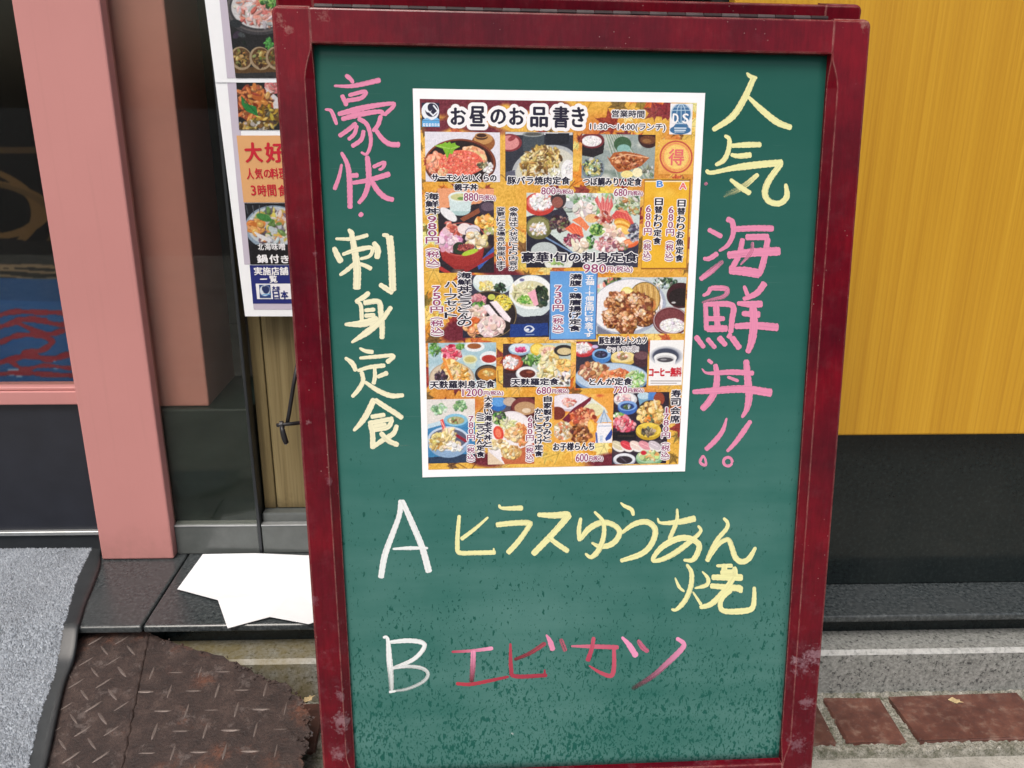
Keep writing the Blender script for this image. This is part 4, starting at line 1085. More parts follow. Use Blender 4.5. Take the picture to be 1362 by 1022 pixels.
chalk_char(K7, [([(130, 218), (118, 350), (114, 470), (130, 528), (260, 530), (430, 526)], [28, 34, 38, 38, 38, 38]), ([(418, 528), (412, 490)], [20, 14]), ([(368, 235), (260, 330), (142, 420)], [18, 30, 34])], YEL)
chalk_char(K7, [([(455, 132), (485, 162), (655, 160)], [20, 36, 44]), ([(430, 300), (560, 286), (690, 282), (708, 300), (620, 430), (525, 535)], [42, 44, 46, 40, 44, 44])], YEL)
chalk_char(K7, [([(772, 215), (900, 222), (1018, 215), (1010, 245), (900, 372), (732, 545)], [34, 52, 56, 50, 52, 50]), ([(862, 400), (940, 460), (1030, 520)], [34, 42, 42])], YEL)
chalk_char(K8, [([(-165, 173), (-180, 270), (-174, 362)], [26, 36, 36]), ([(-170, 350), (-100, 262), (0, 212), (90, 228), (145, 282), (120, 350), (60, 395), (-20, 402), (-80, 372)], [30, 46, 48, 44, 42, 44, 46, 40, 18]),
    ([(-58, 124), (10, 202), (19, 309), (-19, 426), (-82, 489), (-131, 459)], [20, 32, 36, 42, 44, 18])], YEL)
chalk_char(K8, [([(152, 52), (185, 80), (240, 108), (256, 158)], [14, 30, 34, 26]), ([(158, 298), (260, 226), (365, 208), (430, 270), (402, 380), (320, 462), (150, 520)], [24, 42, 46, 46, 46, 44, 30])], YEL)
chalk_char(K8, [([(448, 175), (475, 215), (620, 207), (755, 178)], [14, 34, 48, 52]), ([(605, 100), (602, 200), (542, 350)], [18, 36, 34]),
    ([(772, 235), (792, 285), (700, 372), (580, 460), (470, 512), (410, 508), (480, 412), (600, 345), (700, 338), (778, 385), (770, 452), (728, 512), (655, 512)], [20, 34, 44, 46, 42, 32, 40, 50, 50, 46, 46, 44, 20])], YEL)
chalk_char(K8, [([(975, 175), (1008, 212), (1000, 262), (920, 360), (842, 525)], [24, 34, 36, 42, 38]), ([(850, 505), (930, 392), (1010, 348), (1040, 402), (1070, 490), (1120, 526), (1180, 500), (1235, 408)], [30, 40, 36, 40, 44, 46, 42, 24])], YEL)
chalk_char(K8, [
    ([(588, 652), (622, 728), (665, 765)], [12, 26, 18]), ([(680, 545), (720, 612), (715, 720), (672, 830), (600, 908), (558, 905)], [22, 38, 40, 40, 40, 18]), ([(805, 602), (852, 660), (840, 712), (745, 738)], [12, 32, 34, 14]),
    ([(730, 765), (800, 872)], [14, 26]), ([(918, 558), (1050, 558)], [22, 36]), ([(988, 542), (978, 622)], 46), ([(950, 612), (1085, 604)], [40, 44]), ([(880, 650), (1132, 652)], [44, 56]), ([(1062, 565), (1075, 640)], 40),
    ([(868, 718), (1122, 740)], [40, 56]), ([(1060, 650), (980, 762), (880, 862), (785, 892)], [44, 46, 48, 34]), ([(1042, 750), (970, 812), (950, 880), (990, 922), (1150, 918), (1210, 890), (1222, 800), (1222, 725)], [36, 38, 40, 44, 50, 44, 36, 26]), ([(1115, 720), (1112, 775)], 36)], YEL)
chalk_char(KA, [([(318, 182), (300, 330), (240, 500), (160, 720), (120, 945)], [52, 50, 56, 60, 56]), ([(325, 185), (420, 400), (520, 640), (590, 890)], [48, 58, 62, 64]), ([(235, 660), (400, 652), (580, 652)], [20, 38, 22])], WHT)
chalk_char(KB, [([(125, 118), (165, 128), (180, 300), (195, 460), (198, 590)], [22, 42, 52, 46, 40], {'a0': 1.15, 'a1': .74}), ([(185, 158), (350, 145), (470, 165), (472, 220), (380, 312), (195, 390)], [30, 40, 40, 38, 34, 26], {'a0': 1.05, 'a1': .9}),
    ([(195, 386), (350, 368), (470, 386), (515, 435), (470, 500), (340, 560), (215, 582)], [20, 28, 32, 32, 28, 26, 22], {'a0': .88, 'a1': .74}), ([(178, 590), (238, 580)], [22, 16], {'a0': 1})], WHT)
chalk_char(KB, [([(718, 242), (900, 232), (1076, 210)], [20, 26, 34], {'c0': (190, 72, 92), 'c1': (245, 170, 205)}), ([(905, 230), (902, 350), (890, 505)], [42, 46, 42], {'c0': (245, 160, 195), 'c1': DRED, 'a1': .85}),
    ([(755, 515), (880, 522), (1050, 490), (1212, 455)], [28, 32, 30, 22], {'c0': (190, 70, 85), 'c1': RED}), ([(848, 290), (880, 392)], [40, 30], {'c0': (205, 185, 205), 'a0': .5}), ([(1062, 322), (1010, 390), (950, 455)], [26, 30, 26], {'c0': (150, 100, 105), 'a0': .42})], RED)
chalk_char(KC, [([(95, 130), (100, 300), (130, 352), (342, 345)], [16, 28, 28, 26], {'c0': (185, 72, 90), 'c1': (165, 60, 78)}), ([(332, 128), (230, 195), (120, 242)], [30, 28, 22], {'c0': (180, 85, 100), 'c1': DRED, 'a0': .9}), ([(325, 345), (325, 305)], [18, 10]),
    ([(335, 72), (360, 115), (382, 180)], [12, 36, 34], {'c0': PINK}), ([(432, 100), (465, 185)], [28, 32], {'c0': (190, 105, 125), 'a0': .85})], RED)
chalk_char(KC, [([(502, 150), (650, 152), (822, 158)], [12, 30, 30], {'c0': (215, 120, 145), 'c1': (205, 95, 120)}), ([(655, 88), (640, 170), (612, 252)], [26, 28, 34], {'c0': (200, 95, 118), 'c1': (185, 70, 95)}), ([(790, 160), (790, 290), (770, 348), (700, 328), (622, 280)], [24, 28, 32, 24, 10], {'c0': (205, 95, 118), 'c1': (190, 80, 100)})], RED)
chalk_char(KC, [([(842, 88), (890, 140), (942, 222)], [18, 38, 40], {'c0': (245, 160, 200)}), ([(950, 108), (985, 160), (1022, 188)], [24, 36, 28], {'c0': (205, 110, 140), 'a0': .9}),
    ([(1208, 95), (1258, 132), (1242, 172), (1150, 262), (1050, 350), (910, 438)], [24, 36, 38, 36, 34, 28], {'c0': (250, 165, 205), 'c1': (92, 45, 50), 'a0': 1.15, 'a1': .72})], RED)
# stray marks on the green panel
chalk_char((0, 0, 1), [([(978, 680.5), (995, 679.5), (1016, 678)], [1.6, 2.4, 2.4], {'a0': .42, 'a1': .3}), ([(980, 682), (1014, 681.5)], 1.2, {'a0': .35}), ([(486, 296), (492, 297), (504, 302)], [2.5, 1.4, 2], {'a0': .4}), ([(719, 70), (723, 73), (727, 69)], [3, 6, 3], {'a0': .35}),
    ([(945, 145), (947, 152)], 1.4, {'a0': .3}), ([(937, 246), (941, 243)], 4, {'c0': PINK, 'a0': .8}), ([(540, 592), (550, 594)], 1.2, {'a0': .3}), ([(576, 822), (590, 828)], 1.3, {'a0': .22}), ([(862, 646), (877, 657)], 1.3, {'a0': .2}), ([(680, 975), (683, 977)], 2, {'a0': .9})], PALE)

# ================================================================== printed posters
def homog(src, dst):
    A_ = []
    for (x, y), (u, v) in zip(src, dst):
        A_ += [[x, y, 1, 0, 0, 0, -u * x, -u * y], [0, 0, 0, x, y, 1, -v * x, -v * y]]
    h = np.linalg.solve(np.array(A_, float), np.array(dst, float).ravel()); return np.append(h, 1).reshape(3, 3)
def happly(H_, x, y):
    x = np.asarray(x, float); y = np.asarray(y, float)
    w = H_[2, 0] * x + H_[2, 1] * y + H_[2, 2]
    return (H_[0, 0] * x + H_[0, 1] * y + H_[0, 2]) / w, (H_[1, 0] * x + H_[1, 1] * y + H_[1, 2]) / w

class Surf:
    """a flat sheet in the scene; its own 0..1 coordinates and the way from there to the world"""
    def __init__(self, quad, plane_o, plane_n, wave=0.0):
        self.wave = wave
        self.H = homog(quad, [(0, 0), (1, 0), (1, 1), (0, 1)]); self.Hi = np.linalg.inv(self.H)
        self.o = np.asarray(plane_o, float); self.n = np.asarray(plane_n, float)
        # corners in the world: the sheet is the bilinear patch between them
        self.C = [self.hit(*q) for q in quad]
    def hit(self, x, y, d=0.0):
        r_ = ray(x, y); o_ = self.o + self.n * d; return EYE + r_ * (((o_ - EYE) @ self.n) / (r_ @ self.n))
    def world(self, X, Y, d=0.0):
        X = np.asarray(X, float); Y = np.asarray(Y, float)
        r_ = AF + ((X - CX) / F_PX)[..., None] * AR - ((Y - CY) / F_PX)[..., None] * AU
        W_ = EYE + r_ * (((((self.o + self.n * d) - EYE) @ self.n) / (r_ @ self.n))[..., None])
        if self.wave:                              # the sheet is not perfectly flat
            a, b = happly(self.H, X, Y)
            W_ = W_ + (self.wave * (0.5 + 0.5 * np.sin(a * 5.2 + b * 3.1 + .6)) * (0.6 + 0.4 * np.sin(b * 7.3 - a * 2)) + 1.2 * self.wave * np.clip(np.abs(a - .5) * 2 - .75, 0, 1) * np.abs(b - .35))[..., None] * self.n
        return W_
    def st_rect(self, x0, y0, x1, y1):
        xm, ym = (x0 + x1) / 2, (y0 + y1) / 2
        return happly(self.H, x0, ym)[0], happly(self.H, xm, y0)[1], happly(self.H, x1, ym)[0], happly(self.H, xm, y1)[1]

class Pic:
    """paints a small printed picture as colours on a fine grid"""
    def __init__(self, surf, rect, zoom=(0, 0, 1.0), step=0.62, fill=(200, 200, 200), st=False):
        self.s = surf
        s0, t0, s1, t1 = rect if st else surf.st_rect(*rect)
        wpx = abs(happly(surf.Hi, s1, t0)[0] - happly(surf.Hi, s0, t0)[0]); hpx = abs(happly(surf.Hi, s0, t1)[1] - happly(surf.Hi, s0, t0)[1])
        nc, nr = max(4, int(wpx / step)), max(4, int(hpx / step))
        S_, T_ = np.meshgrid(np.linspace(s0, s1, nc), np.linspace(t0, t1, nr))
        self.PX, self.PY = happly(surf.Hi, S_, T_)
        self.X = (self.PX - zoom[0]) * zoom[2]; self.Y = (self.PY - zoom[1]) * zoom[2]
        self.pix = zoom[2] * step
        self.I = np.empty(self.X.shape + (3,)); self.I[:] = fill
        self.r = np.random.default_rng(int(rect[0] * 977 + rect[1] * 131) % 100000 if not st else 5)
    def blend(self, a, c):
        a = np.clip(a, 0, 1)[..., None]; self.I = self.I * (1 - a) + np.array(c, float) * a
    def ell(self, cx, cy, rx, ry, c, rot=0, soft=1.0, ring=None):
        R_ = max(rx, ry) + self.pix * (soft + 1); k_ = 1.0 / self.pix
        m_ = 0.08 * max(self.X.shape) + 3          # the grid is nearly square to the picture: a loose window is enough
        j0, j1 = np.searchsorted(self.X[self.X.shape[0] // 2], (cx - R_, cx + R_)); i0, i1 = np.searchsorted(self.Y[:, self.X.shape[1] // 2], (cy - R_, cy + R_))
        j0, i0 = max(0, int(j0 - m_)), max(0, int(i0 - m_)); j1, i1 = int(j1 + m_), int(i1 + m_)
        X, Y = self.X[i0:i1, j0:j1], self.Y[i0:i1, j0:j1]
        if X.size == 0: return self
        a = math.radians(rot); dx, dy = X - cx, Y - cy
        u = (dx * math.cos(a) + dy * math.sin(a)) / rx; v = (-dx * math.sin(a) + dy * math.cos(a)) / ry
        d = np.hypot(u, v); k = min(rx, ry) / (self.pix * soft)
        m = (1 - d) * k + 0.5
        if ring: m = np.minimum(m, (d - ring) * k + 0.5)
        m = np.clip(m, 0, 1)[..., None]; I = self.I[i0:i1, j0:j1]; self.I[i0:i1, j0:j1] = I * (1 - m) + np.array(c, float) * m
        return self
    def poly(self, pts, c, alpha=1.0):
        x_, y_ = self.X, self.Y; ins = np.zeros(x_.shape, bool); n_ = len(pts)
        for i_ in range(n_):
            (x1, y1), (x2, y2) = pts[i_], pts[i_ - 1]
            if y1 == y2: continue
            ins ^= ((y1 > y_) != (y2 > y_)) & (x_ < (x2 - x1) * (y_ - y1) / (y2 - y1) + x1)
        self.blend(ins * alpha, c); return self
    def rect(self, x0, y0, x1, y1, c): return self.poly([(x0, y0), (x1, y0), (x1, y1), (x0, y1)], c)
    def line(self, pts, w, c, alpha=1.0):
        for (x1, y1), (x2, y2) in zip(pts[:-1], pts[1:]):
            ax, ay = x2 - x1, y2 - y1; t_ = np.clip(((self.X - x1) * ax + (self.Y - y1) * ay) / (ax * ax + ay * ay + 1e-9), 0, 1)
            d = np.hypot(self.X - x1 - t_ * ax, self.Y - y1 - t_ * ay); self.blend((w / 2 - d) / self.pix + .5, c)
        return self
    def scat(self, cx, cy, rx, ry, n, size, cols, rot=0, asp=(0.35, 0.9)):
        """pile of bits of food: many small shaded ellipses inside an ellipse"""
        a = math.radians(rot); r = self.r; size = (size[0] * 0.55, size[1] * 0.8); n = int(n * 2.1)
        for i_ in range(n):
            q = math.sqrt(r.random()) * 0.95; w = r.random() * 6.283
            u, v = q * math.cos(w) * rx, q * math.sin(w) * ry
            x, y = cx + u * math.cos(a) - v * math.sin(a), cy + u * math.sin(a) + v * math.cos(a)
            s_ = r.uniform(*size); c = np.array(cols[r.integers(len(cols))], float) + r.normal(0, 14) + r.normal(0, 5, 3); ro = r.random() * 180; an_ = r.uniform(*asp)
            if r.random() < .5: self.ell(x + s_ * .18, y + s_ * .25, s_, s_ * an_, c * 0.62, ro, 1.5)
            self.ell(x, y, s_, s_ * an_, c, ro, 1.5)
            if r.random() < .4: self.ell(x - s_ * .2, y - s_ * .2, s_ * .4, s_ * .25 * an_, np.minimum(c * 1.25 + 18, 250), ro, 1.5)
        return self
    def blot(self, n, size, cols, alpha=0.5):
        h, w = self.X.shape; x0, x1, y0, y1 = self.X.min(), self.X.max(), self.Y.min(), self.Y.max()
        for i_ in range(n):
            cx, cy = self.r.uniform(x0, x1), self.r.uniform(y0, y1); s_ = self.r.uniform(*size)
            d = np.hypot((self.X - cx) / s_, (self.Y - cy) / (s_ * self.r.uniform(.4, 1))); self.blend(np.clip(1 - d, 0, 1) * alpha * 1.5, cols[self.r.integers(len(cols))])
        return self
    def noise(self, amt):
        h, w = self.X.shape
        n1 = self.r.normal(0, 1, (h, w, 1)); n2 = self.r.normal(0, 1, (h + 2, w + 2)); n2 = (n2[:-2, 1:-1] + n2[2:, 1:-1] + n2[1:-1, :-2] + n2[1:-1, 2:] + n2[1:-1, 1:-1])[..., None] / 2.2
        self.I = np.clip(self.I + amt * (0.5 * n1 + 0.9 * n2), 0, 255); return self
    def done(self, name, parent, d, k=0.84, noise=6, label=None):
        self.noise(noise)
        o = grid_obj(name, self.s.world(self.PX, self.PY, d), MAT['print'], parent, lin(self.I) * k)
        if label: o['label'] = label
        return o

# ---- lettering
_glyph = {}
def glyphs(body, res=3):
    if body in _glyph: return _glyph[body]
    c = bpy.data.curves.new('lettering', 'FONT'); c.body = body; c.resolution_u = res; c.size = 1.0
    o = bpy.data.objects.new('lettering', c); COL.objects.link(o)
    dg = bpy.context.evaluated_depsgraph_get(); dg.update()
    me = bpy.data.meshes.new_from_object(o.evaluated_get(dg))
    V_ = np.array([tuple(v.co)[:2] for v in me.vertices]).reshape(-1, 2); F_ = [tuple(p.vertices) for p in me.polygons]
    bpy.data.objects.remove(o); bpy.data.curves.remove(c); bpy.data.meshes.remove(me)
    _glyph[body] = (V_, F_); return _glyph[body]

def lettering(name, surf, parent, items, ink, outline='white_ink', d=0.0007, ow=1.6, bold=0.45):
    """items: (text, x0, y0, x1, y1[, rot]) boxes in picture units; outline and weight from shifted copies, each a hair further out"""
    V_ = []; F_ = []; fm = []; lay = 0
    def add(items_, dx, dy, mi, dd):
        for it in items_:
            gv_, gf_ = glyphs(it[0])
            if len(gv_) == 0: continue
            x0, y0, x1, y1 = it[1:5]; rot = it[5] if len(it) > 5 else 0
            lo, hi = gv_.min(0), gv_.max(0)
            q = (gv_ - lo) / np.maximum(hi - lo, 1e-6)
            if it[0] in ('一', 'ー', '-', '〜', '・', '.', '：'):
                q = np.stack([q[:, 0], 0.5 + (q[:, 1] - .5) * min(1, (hi[1] - lo[1]) / 0.75)], 1)
            if rot == 90: q = np.stack([q[:, 1], 1 - q[:, 0]], 1)
            s0, t0, s1, t1 = surf.st_rect(x0, y0, x1, y1)
            px, py = happly(surf.Hi, s0 + q[:, 0] * (s1 - s0), t1 + q[:, 1] * (t0 - t1))
            W_ = surf.world(px + dx, py + dy, dd); b_ = len(V_)
            V_.extend(W_.tolist()); F_.extend([tuple(i_ + b_ for i_ in f) for f in gf_]); fm.extend([mi] * len(gf_))
    if outline:
        nd = 8 if ow < 3 else 20
        for k_ in range(nd):
            a = k_ * 2 * math.pi / nd; add(items, ow * math.cos(a), ow * math.sin(a), 1, d + k_ * 0.000003)
        if ow >= 3:
            for k_ in range(10):
                a = k_ * math.pi / 5 + .2; add(items, ow * .55 * math.cos(a), ow * .55 * math.sin(a), 1, d + 0.00006 + k_ * 0.000002)
    offs = [(0, 0)] + ([(bold, 0), (-bold, 0), (0, bold * .7), (0, -bold * .7)] if bold else [])
    for k_, (dx, dy) in enumerate(offs): add(items, dx, dy, 0, d + 0.00008 + k_ * 0.000006)
    return obj(name, V_, F_, [MAT[ink], MAT[outline or 'white_ink']], parent, fm=fm)

def column(text, xt, yt_, xb, yb_, w, fill=0.86):
    """a vertical line of characters as boxes; (xt,yt) top centre, (xb,yb) bottom centre"""
    n_ = len(text); out = []
    for i_, ch in enumerate(text):
        f0, f1 = i_ / n_, (i_ + 1) / n_
        xc = xt + (xb - xt) * (f0 + f1) / 2; y0, y1 = yt_ + (yb_ - yt_) * f0, yt_ + (yb_ - yt_) * f1
        g = (1 - fill) / 2 * (y1 - y0); ww_ = w
        y0, y1 = y0 + g, y1 - g
        rot = 0
        if ch in 'ー〜': rot = 90; ww_ = w * .25
        elif ch in '（）(':
            rot = 90; m_ = (y1 - y0) * .30
            if ch == '（': y0 = y1 - m_
            else: y1 = y0 + m_
        elif ch == '・': ww_ = w * .2; m_ = (y0 + y1) / 2; y0, y1 = m_ - w * .09, m_ + w * .09
        elif ch == '1': ww_ = w * .2
        elif ch in '0123456789': ww_ = w * .62
        elif ch in 'ッっ': ww_ = w * .7; y0 += (y1 - y0) * .25
        out.append((ch, xc - ww_ / 2, y0, xc + ww_ / 2, y1, rot))
    return out

# ------------------------------------------------------------------ the lunch menu poster on the green board
PQ = [(549, 118), (938, 124), (911, 627), (562, 635)]
S1 = Surf(PQ, BC, EN, 0.0011)
pc_ = np.mean(S1.C, axis=0)
menu = thing('menu_poster', 'laminated lunch menu poster with food photographs stuck on the green board', 'poster', tuple(float(v) for v in S1.C[3]))
nrow, ncol = 40, 28
S_, T_ = np.meshgrid(np.linspace(0, 1, ncol), np.linspace(0, 1, nrow))
px, py = happly(S1.Hi, S_, T_)
D_PAP = 0.0006
sheet_o = grid_obj('paper_sheet', S1.world(px, py, D_PAP), MAT['paper'], menu, smooth=False)
md = sheet_o.modifiers.new('thickness', 'SOLIDIFY'); md.thickness = 0.0004; md.offset = -1
D1 = D_PAP + 0.00025; D2 = D1 + 0.0001; D3 = D2 + 0.0001; D4 = D3 + 0.0001
# print area in sheet coordinates
ps = [happly(S1.H, *q) for q in ((558, 132), (927, 137), (902, 617.5), (570, 625))]
s0 = (ps[0][0] + ps[3][0]) / 2; s1 = (ps[1][0] + ps[2][0]) / 2; t0 = (ps[0][1] + ps[1][1]) / 2; t1 = (ps[2][1] + ps[3][1]) / 2
bgp = Pic(S1, (s0, t0, s1, t1), step=0.9, fill=(228, 178, 74), st=True)
r = bgp.r
bgp.blot(60, (20, 60), [(240, 200, 90), (222, 150, 50), (205, 120, 50), (245, 215, 120), (200, 90, 50)], 0.55)
leafc = [(240, 196, 92), (230, 146, 54), (206, 96, 52), (142, 44, 46), (248, 226, 140), (214, 166, 60), (150, 112, 48), (120, 34, 44), (236, 176, 96), (244, 208, 110), (250, 232, 160), (120, 92, 44)]
for k_ in range(300):
    cx_, cy_, R0 = r.uniform(550, 935), r.uniform(130, 630), r.uniform(8, 24); ph = r.uniform(0, 6.28); c = np.array(leafc[r.integers(len(leafc))], float) + r.normal(0, 8, 3)
    pts = []
    for m_ in range(14):
        a = ph + m_ * 6.283 / 14; rr_ = R0 * (1.0 if m_ % 2 == 0 else 0.52) * (0.75 + 0.35 * math.cos((a - ph) * 1.0))
        pts.append((cx_ + rr_ * math.cos(a), cy_ + rr_ * math.sin(a)))
    bgp.poly(pts, c, 0.85)
    for m_ in (0, 2, 4, 10, 12):
        bgp.line([(cx_, cy_), pts[m_]], 0.5, c * 0.62)
# darker maroon band behind the heading
for a in ((575, 140, 26, 12), (600, 136, 30, 9), (640, 140, 50, 10), (700, 138, 40, 9), (735, 142, 22, 9), (585, 168, 22, 8), (640, 172, 30, 6), (660, 360, 40, 9), (610, 440, 24, 14), (645, 612, 24, 9), (810, 612, 30, 9)): bgp.ell(*a, (110, 36, 52), r.uniform(-20, 20), 5)
for k_ in range(24):
    x_, y_ = r.uniform(560, 920), r.uniform(135, 620); a = r.uniform(0, 6.28); bgp.line([(x_, y_), (x_ + 14 * math.cos(a), y_ + 14 * math.sin(a)), (x_ + 26 * math.cos(a + .4), y_ + 26 * math.sin(a + .4))], 0.8, (80, 42, 34))
bgp.done('leaf_print', menu, D1, noise=9)

Z1 = (540, 110, 6.81); Z2 = (740, 110, 6.81); Z3 = (540, 240, 6.81); Z4 = (740, 240, 6.81); Z5 = (540, 360, 6.81); Z6 = (740, 360, 6.81); Z7 = (540, 500, 6.81); Z8 = (740, 500, 6.81)
WH = [(245, 243, 245), (232, 230, 236), (250, 248, 246)]
GR = [(110, 165, 80), (70, 120, 60), (160, 195, 110), (50, 90, 50)]
BRN = [(150, 86, 46), (190, 126, 76), (108, 56, 32), (222, 172, 130), (130, 70, 40)]
def photo(rect, zoom, fill, name='food_photo'):
    return Pic(S1, rect, zoom, 0.62, fill)

p = photo((565.7, 176, 665, 242), Z1, (226, 225, 236))
p.ell(700, 545, 105, 85, (150, 92, 48)).ell(700, 510, 85, 50, (196, 146, 88)).ell(684, 490, 58, 30, (60, 36, 28)).ell(684, 480, 60, 24, (190, 140, 84), ring=.75)
p.ell(490, 735, 325, 225, (82, 34, 26)).ell(488, 725, 318, 212, (140, 72, 44), ring=.955).ell(480, 735, 296, 205, (34, 22, 24))
p.ell(280, 740, 95, 105, (226, 132, 100)).scat(270, 730, 85, 90, 26, (18, 42), [(240, 160, 120), (226, 120, 92), (244, 184, 150)])
p.ell(610, 690, 130, 110, (238, 176, 128), 30).scat(610, 670, 120, 85, 30, (20, 46), [(242, 190, 150), (236, 160, 120), (246, 206, 160)], 30)
p.ell(500, 730, 200, 118, (234, 112, 92)).scat(500, 730, 195, 115, 190, (9, 15), [(238, 118, 96), (226, 92, 78), (248, 150, 124)], asp=(.8, 1)).scat(330, 810, 40, 40, 14, (10, 25), [(244, 206, 160), (236, 170, 130)])
p.scat(745, 770, 48, 48, 30, (8, 20), WH).scat(690, 745, 50, 24, 18, (8, 20), [(70, 76, 60), (120, 110, 80), (210, 200, 150)])
p.poly([(255, 572), (330, 555), (355, 540), (375, 552), (395, 535), (410, 555), (445, 545), (452, 568), (490, 580), (440, 605), (420, 650), (395, 640), (372, 695), (355, 640), (335, 600)], (128, 186, 48)).line([(270, 572), (400, 600), (470, 582)], 6, (178, 214, 110)).line([(375, 680), (400, 600)], 5, (90, 150, 40))
p.done('food_photo', menu, D2)

p = photo((672, 176, 762, 241), Z1, (46, 50, 62))
p.rect(900, 450, 1510, 475, (205, 208, 214)).ell(938, 545, 112, 80, (128, 48, 56)).ell(930, 545, 95, 65, (216, 142, 142)).ell(960, 505, 40, 20, (150, 60, 66), -30)
p.rect(1058, 462, 1250, 620, (66, 76, 84)).ell(1152, 468, 96, 24, (150, 158, 158)).ell(1152, 468, 76, 15, (84, 86, 84)).rect(1262, 460, 1480, 560, (30, 34, 44))
p.ell(1250, 765, 300, 185, (176, 182, 186), -18).ell(1255, 770, 270, 160, (208, 208, 196), -18)
p.scat(1215, 715, 205, 135, 190, (16, 38), [(202, 172, 92), (226, 206, 142), (150, 116, 58), (236, 226, 182), (112, 84, 46), (214, 184, 104)], -25, (.22, .55)).scat(1340, 820, 60, 40, 22, (12, 30), WH + [(220, 214, 170)])
p.ell(1470, 800, 66, 100, (238, 240, 242)).scat(1470, 780, 50, 60, 18, (10, 20), WH).poly([(905, 810), (985, 790), (1000, 900), (905, 900)], (92, 94, 112))
p.done('food_photo', menu, D2)

p = photo((774, 179, 871, 238), Z2, (150, 164, 162))
p.blot(22, (30, 90), [(190, 196, 186), (110, 130, 120), (210, 214, 206)], .6)
for k_ in range(16):
    y_ = 470 + k_ * 26; p.line([(440 + 10 * k_, 470), (560 + 20 * k_, 870)], 5, (120, 150, 110) if k_ % 2 else (206, 212, 204))
p.ell(600, 560, 80, 70, (62, 96, 66)).ell(610, 600, 60, 40, (140, 186, 180))
p.poly([(232, 540), (438, 540), (425, 640), (330, 680), (232, 660)], (36, 30, 36)).ell(325, 525, 110, 72, (112, 44, 52)).ell(320, 530, 90, 50, (236, 232, 236)).scat(320, 530, 80, 42, 30, (8, 16), WH)
p.ell(835, 500, 95, 95, (58, 30, 30)).ell(830, 520, 72, 40, (112, 66, 40)).ell(820, 530, 40, 18, (150, 104, 60))
p.ell(330, 780, 104, 104, (120, 136, 150)).scat(330, 770, 90, 80, 70, (12, 28), [(230, 232, 236), (60, 66, 60), (150, 170, 120), (200, 190, 110), (90, 100, 110)])
p.poly([(455, 662), (480, 690), (520, 635), (620, 622), (740, 645), (845, 680), (770, 755), (650, 800), (560, 812), (500, 745)], (176, 98, 52)).scat(640, 710, 150, 70, 70, (10, 26), [(204, 124, 74), (126, 58, 34), (226, 166, 124), (160, 84, 44)]).line([(500, 690), (640, 650), (830, 680)], 8, (236, 190, 150))
p.ell(640, 832, 56, 34, (240, 224, 150)).ell(735, 816, 46, 42, (246, 238, 196)).scat(830, 800, 50, 50, 14, (10, 30), [(206, 212, 206), (120, 130, 110)])
p.done('food_photo', menu, D2)

p = photo((700, 257, 850, 356), Z4, (206, 220, 216))
p.scat(280, 200, 420, 90, 70, (20, 60), [(196, 220, 206), (130, 176, 120), (226, 232, 226), (170, 190, 170), (236, 236, 232)]).scat(650, 220, 110, 110, 60, (10, 40), [(120, 150, 96), (176, 190, 140), (214, 220, 200), (90, 120, 80), (196, 150, 90)], asp=(.15, .5))
p.poly([(-272, 330), (60, 250), (110, 330), (20, 420), (-272, 500)], (50, 46, 62)).poly([(-272, 470), (-60, 480), (330, 800), (-272, 800)], (34, 34, 50)).line([(-180, 470), (120, 640), (330, 790)], 14, (120, 150, 190)).poly([(560, 640), (760, 560), (760, 800), (330, 800)], (56, 54, 74))
p.ell(-150, 215, 140, 105, (196, 62, 54)).ell(-145, 198, 118, 84, (222, 130, 124)).scat(-140, 195, 100, 72, 60, (14, 26), WH).ell(20, 170, 70, 90, (60, 50, 56)).ell(10, 200, 50, 50, (150, 90, 80))
p.ell(-160, 430, 120, 105, (104, 104, 62)).ell(-165, 420, 100, 84, (140, 140, 90)).scat(-165, 440, 76, 60, 40, (10, 24), WH + [(220, 190, 150)])
p.ell(20, 740, 130, 90, (226, 230, 222)).scat(10, 720, 90, 40, 30, (14, 34), [(176, 206, 130), (120, 170, 90), (236, 236, 220)]).ell(-110, 640, 120, 80, (190, 200, 200))
p.scat(30, 390, 90, 70, 40, (12, 34), [(80, 50, 62), (120, 130, 90), (60, 44, 50), (170, 140, 130)])
p.ell(255, 270, 110, 78, (238, 226, 222), 10).scat(255, 265, 100, 66, 26, (22, 46), [(244, 234, 230), (230, 208, 204), (226, 220, 216)]).ell(320, 345, 60, 40, (236, 190, 130))
for pts, c in (([(345, 180), (372, 140), (400, 210), (420, 135), (440, 210), (470, 130), (478, 210), (500, 140), (515, 235), (470, 310), (400, 290), (380, 240)], (216, 104, 106)), ([(75, 440), (150, 385), (230, 425), (250, 515), (150, 488)], (236, 104, 72)), ([(140, 360), (220, 326), (300, 420), (270, 460), (215, 410)], (236, 136, 92)),
    ([(490, 335), (540, 275), (640, 275), (705, 395), (660, 440), (560, 380)], (214, 82, 80)), ([(540, 275), (600, 262), (680, 330), (705, 395), (640, 300)], (236, 140, 116))): p.poly(pts, c)
for k_ in range(5): p.line([(375 + k_ * 32, 150), (400 + k_ * 18, 280)], 5, (240, 170, 160)); p.line([(80 + k_ * 32, 440 - k_ * 8), (150 + k_ * 24, 486 + k_ * 4)], 4, (250, 170, 130)); p.line([(510 + k_ * 30, 330 - k_ * 8), (580 + k_ * 22, 400)], 4, (240, 150, 130))
p.scat(430, 350, 70, 70, 46, (10, 34), [(196, 84, 64), (150, 60, 50), (226, 160, 140), (236, 220, 214)])
for cy_ in (395, 440): p.ell(600, cy_, 82, 46, (226, 150, 52), 20).ell(598, cy_ + 8, 72, 34, (246, 206, 110), 20)
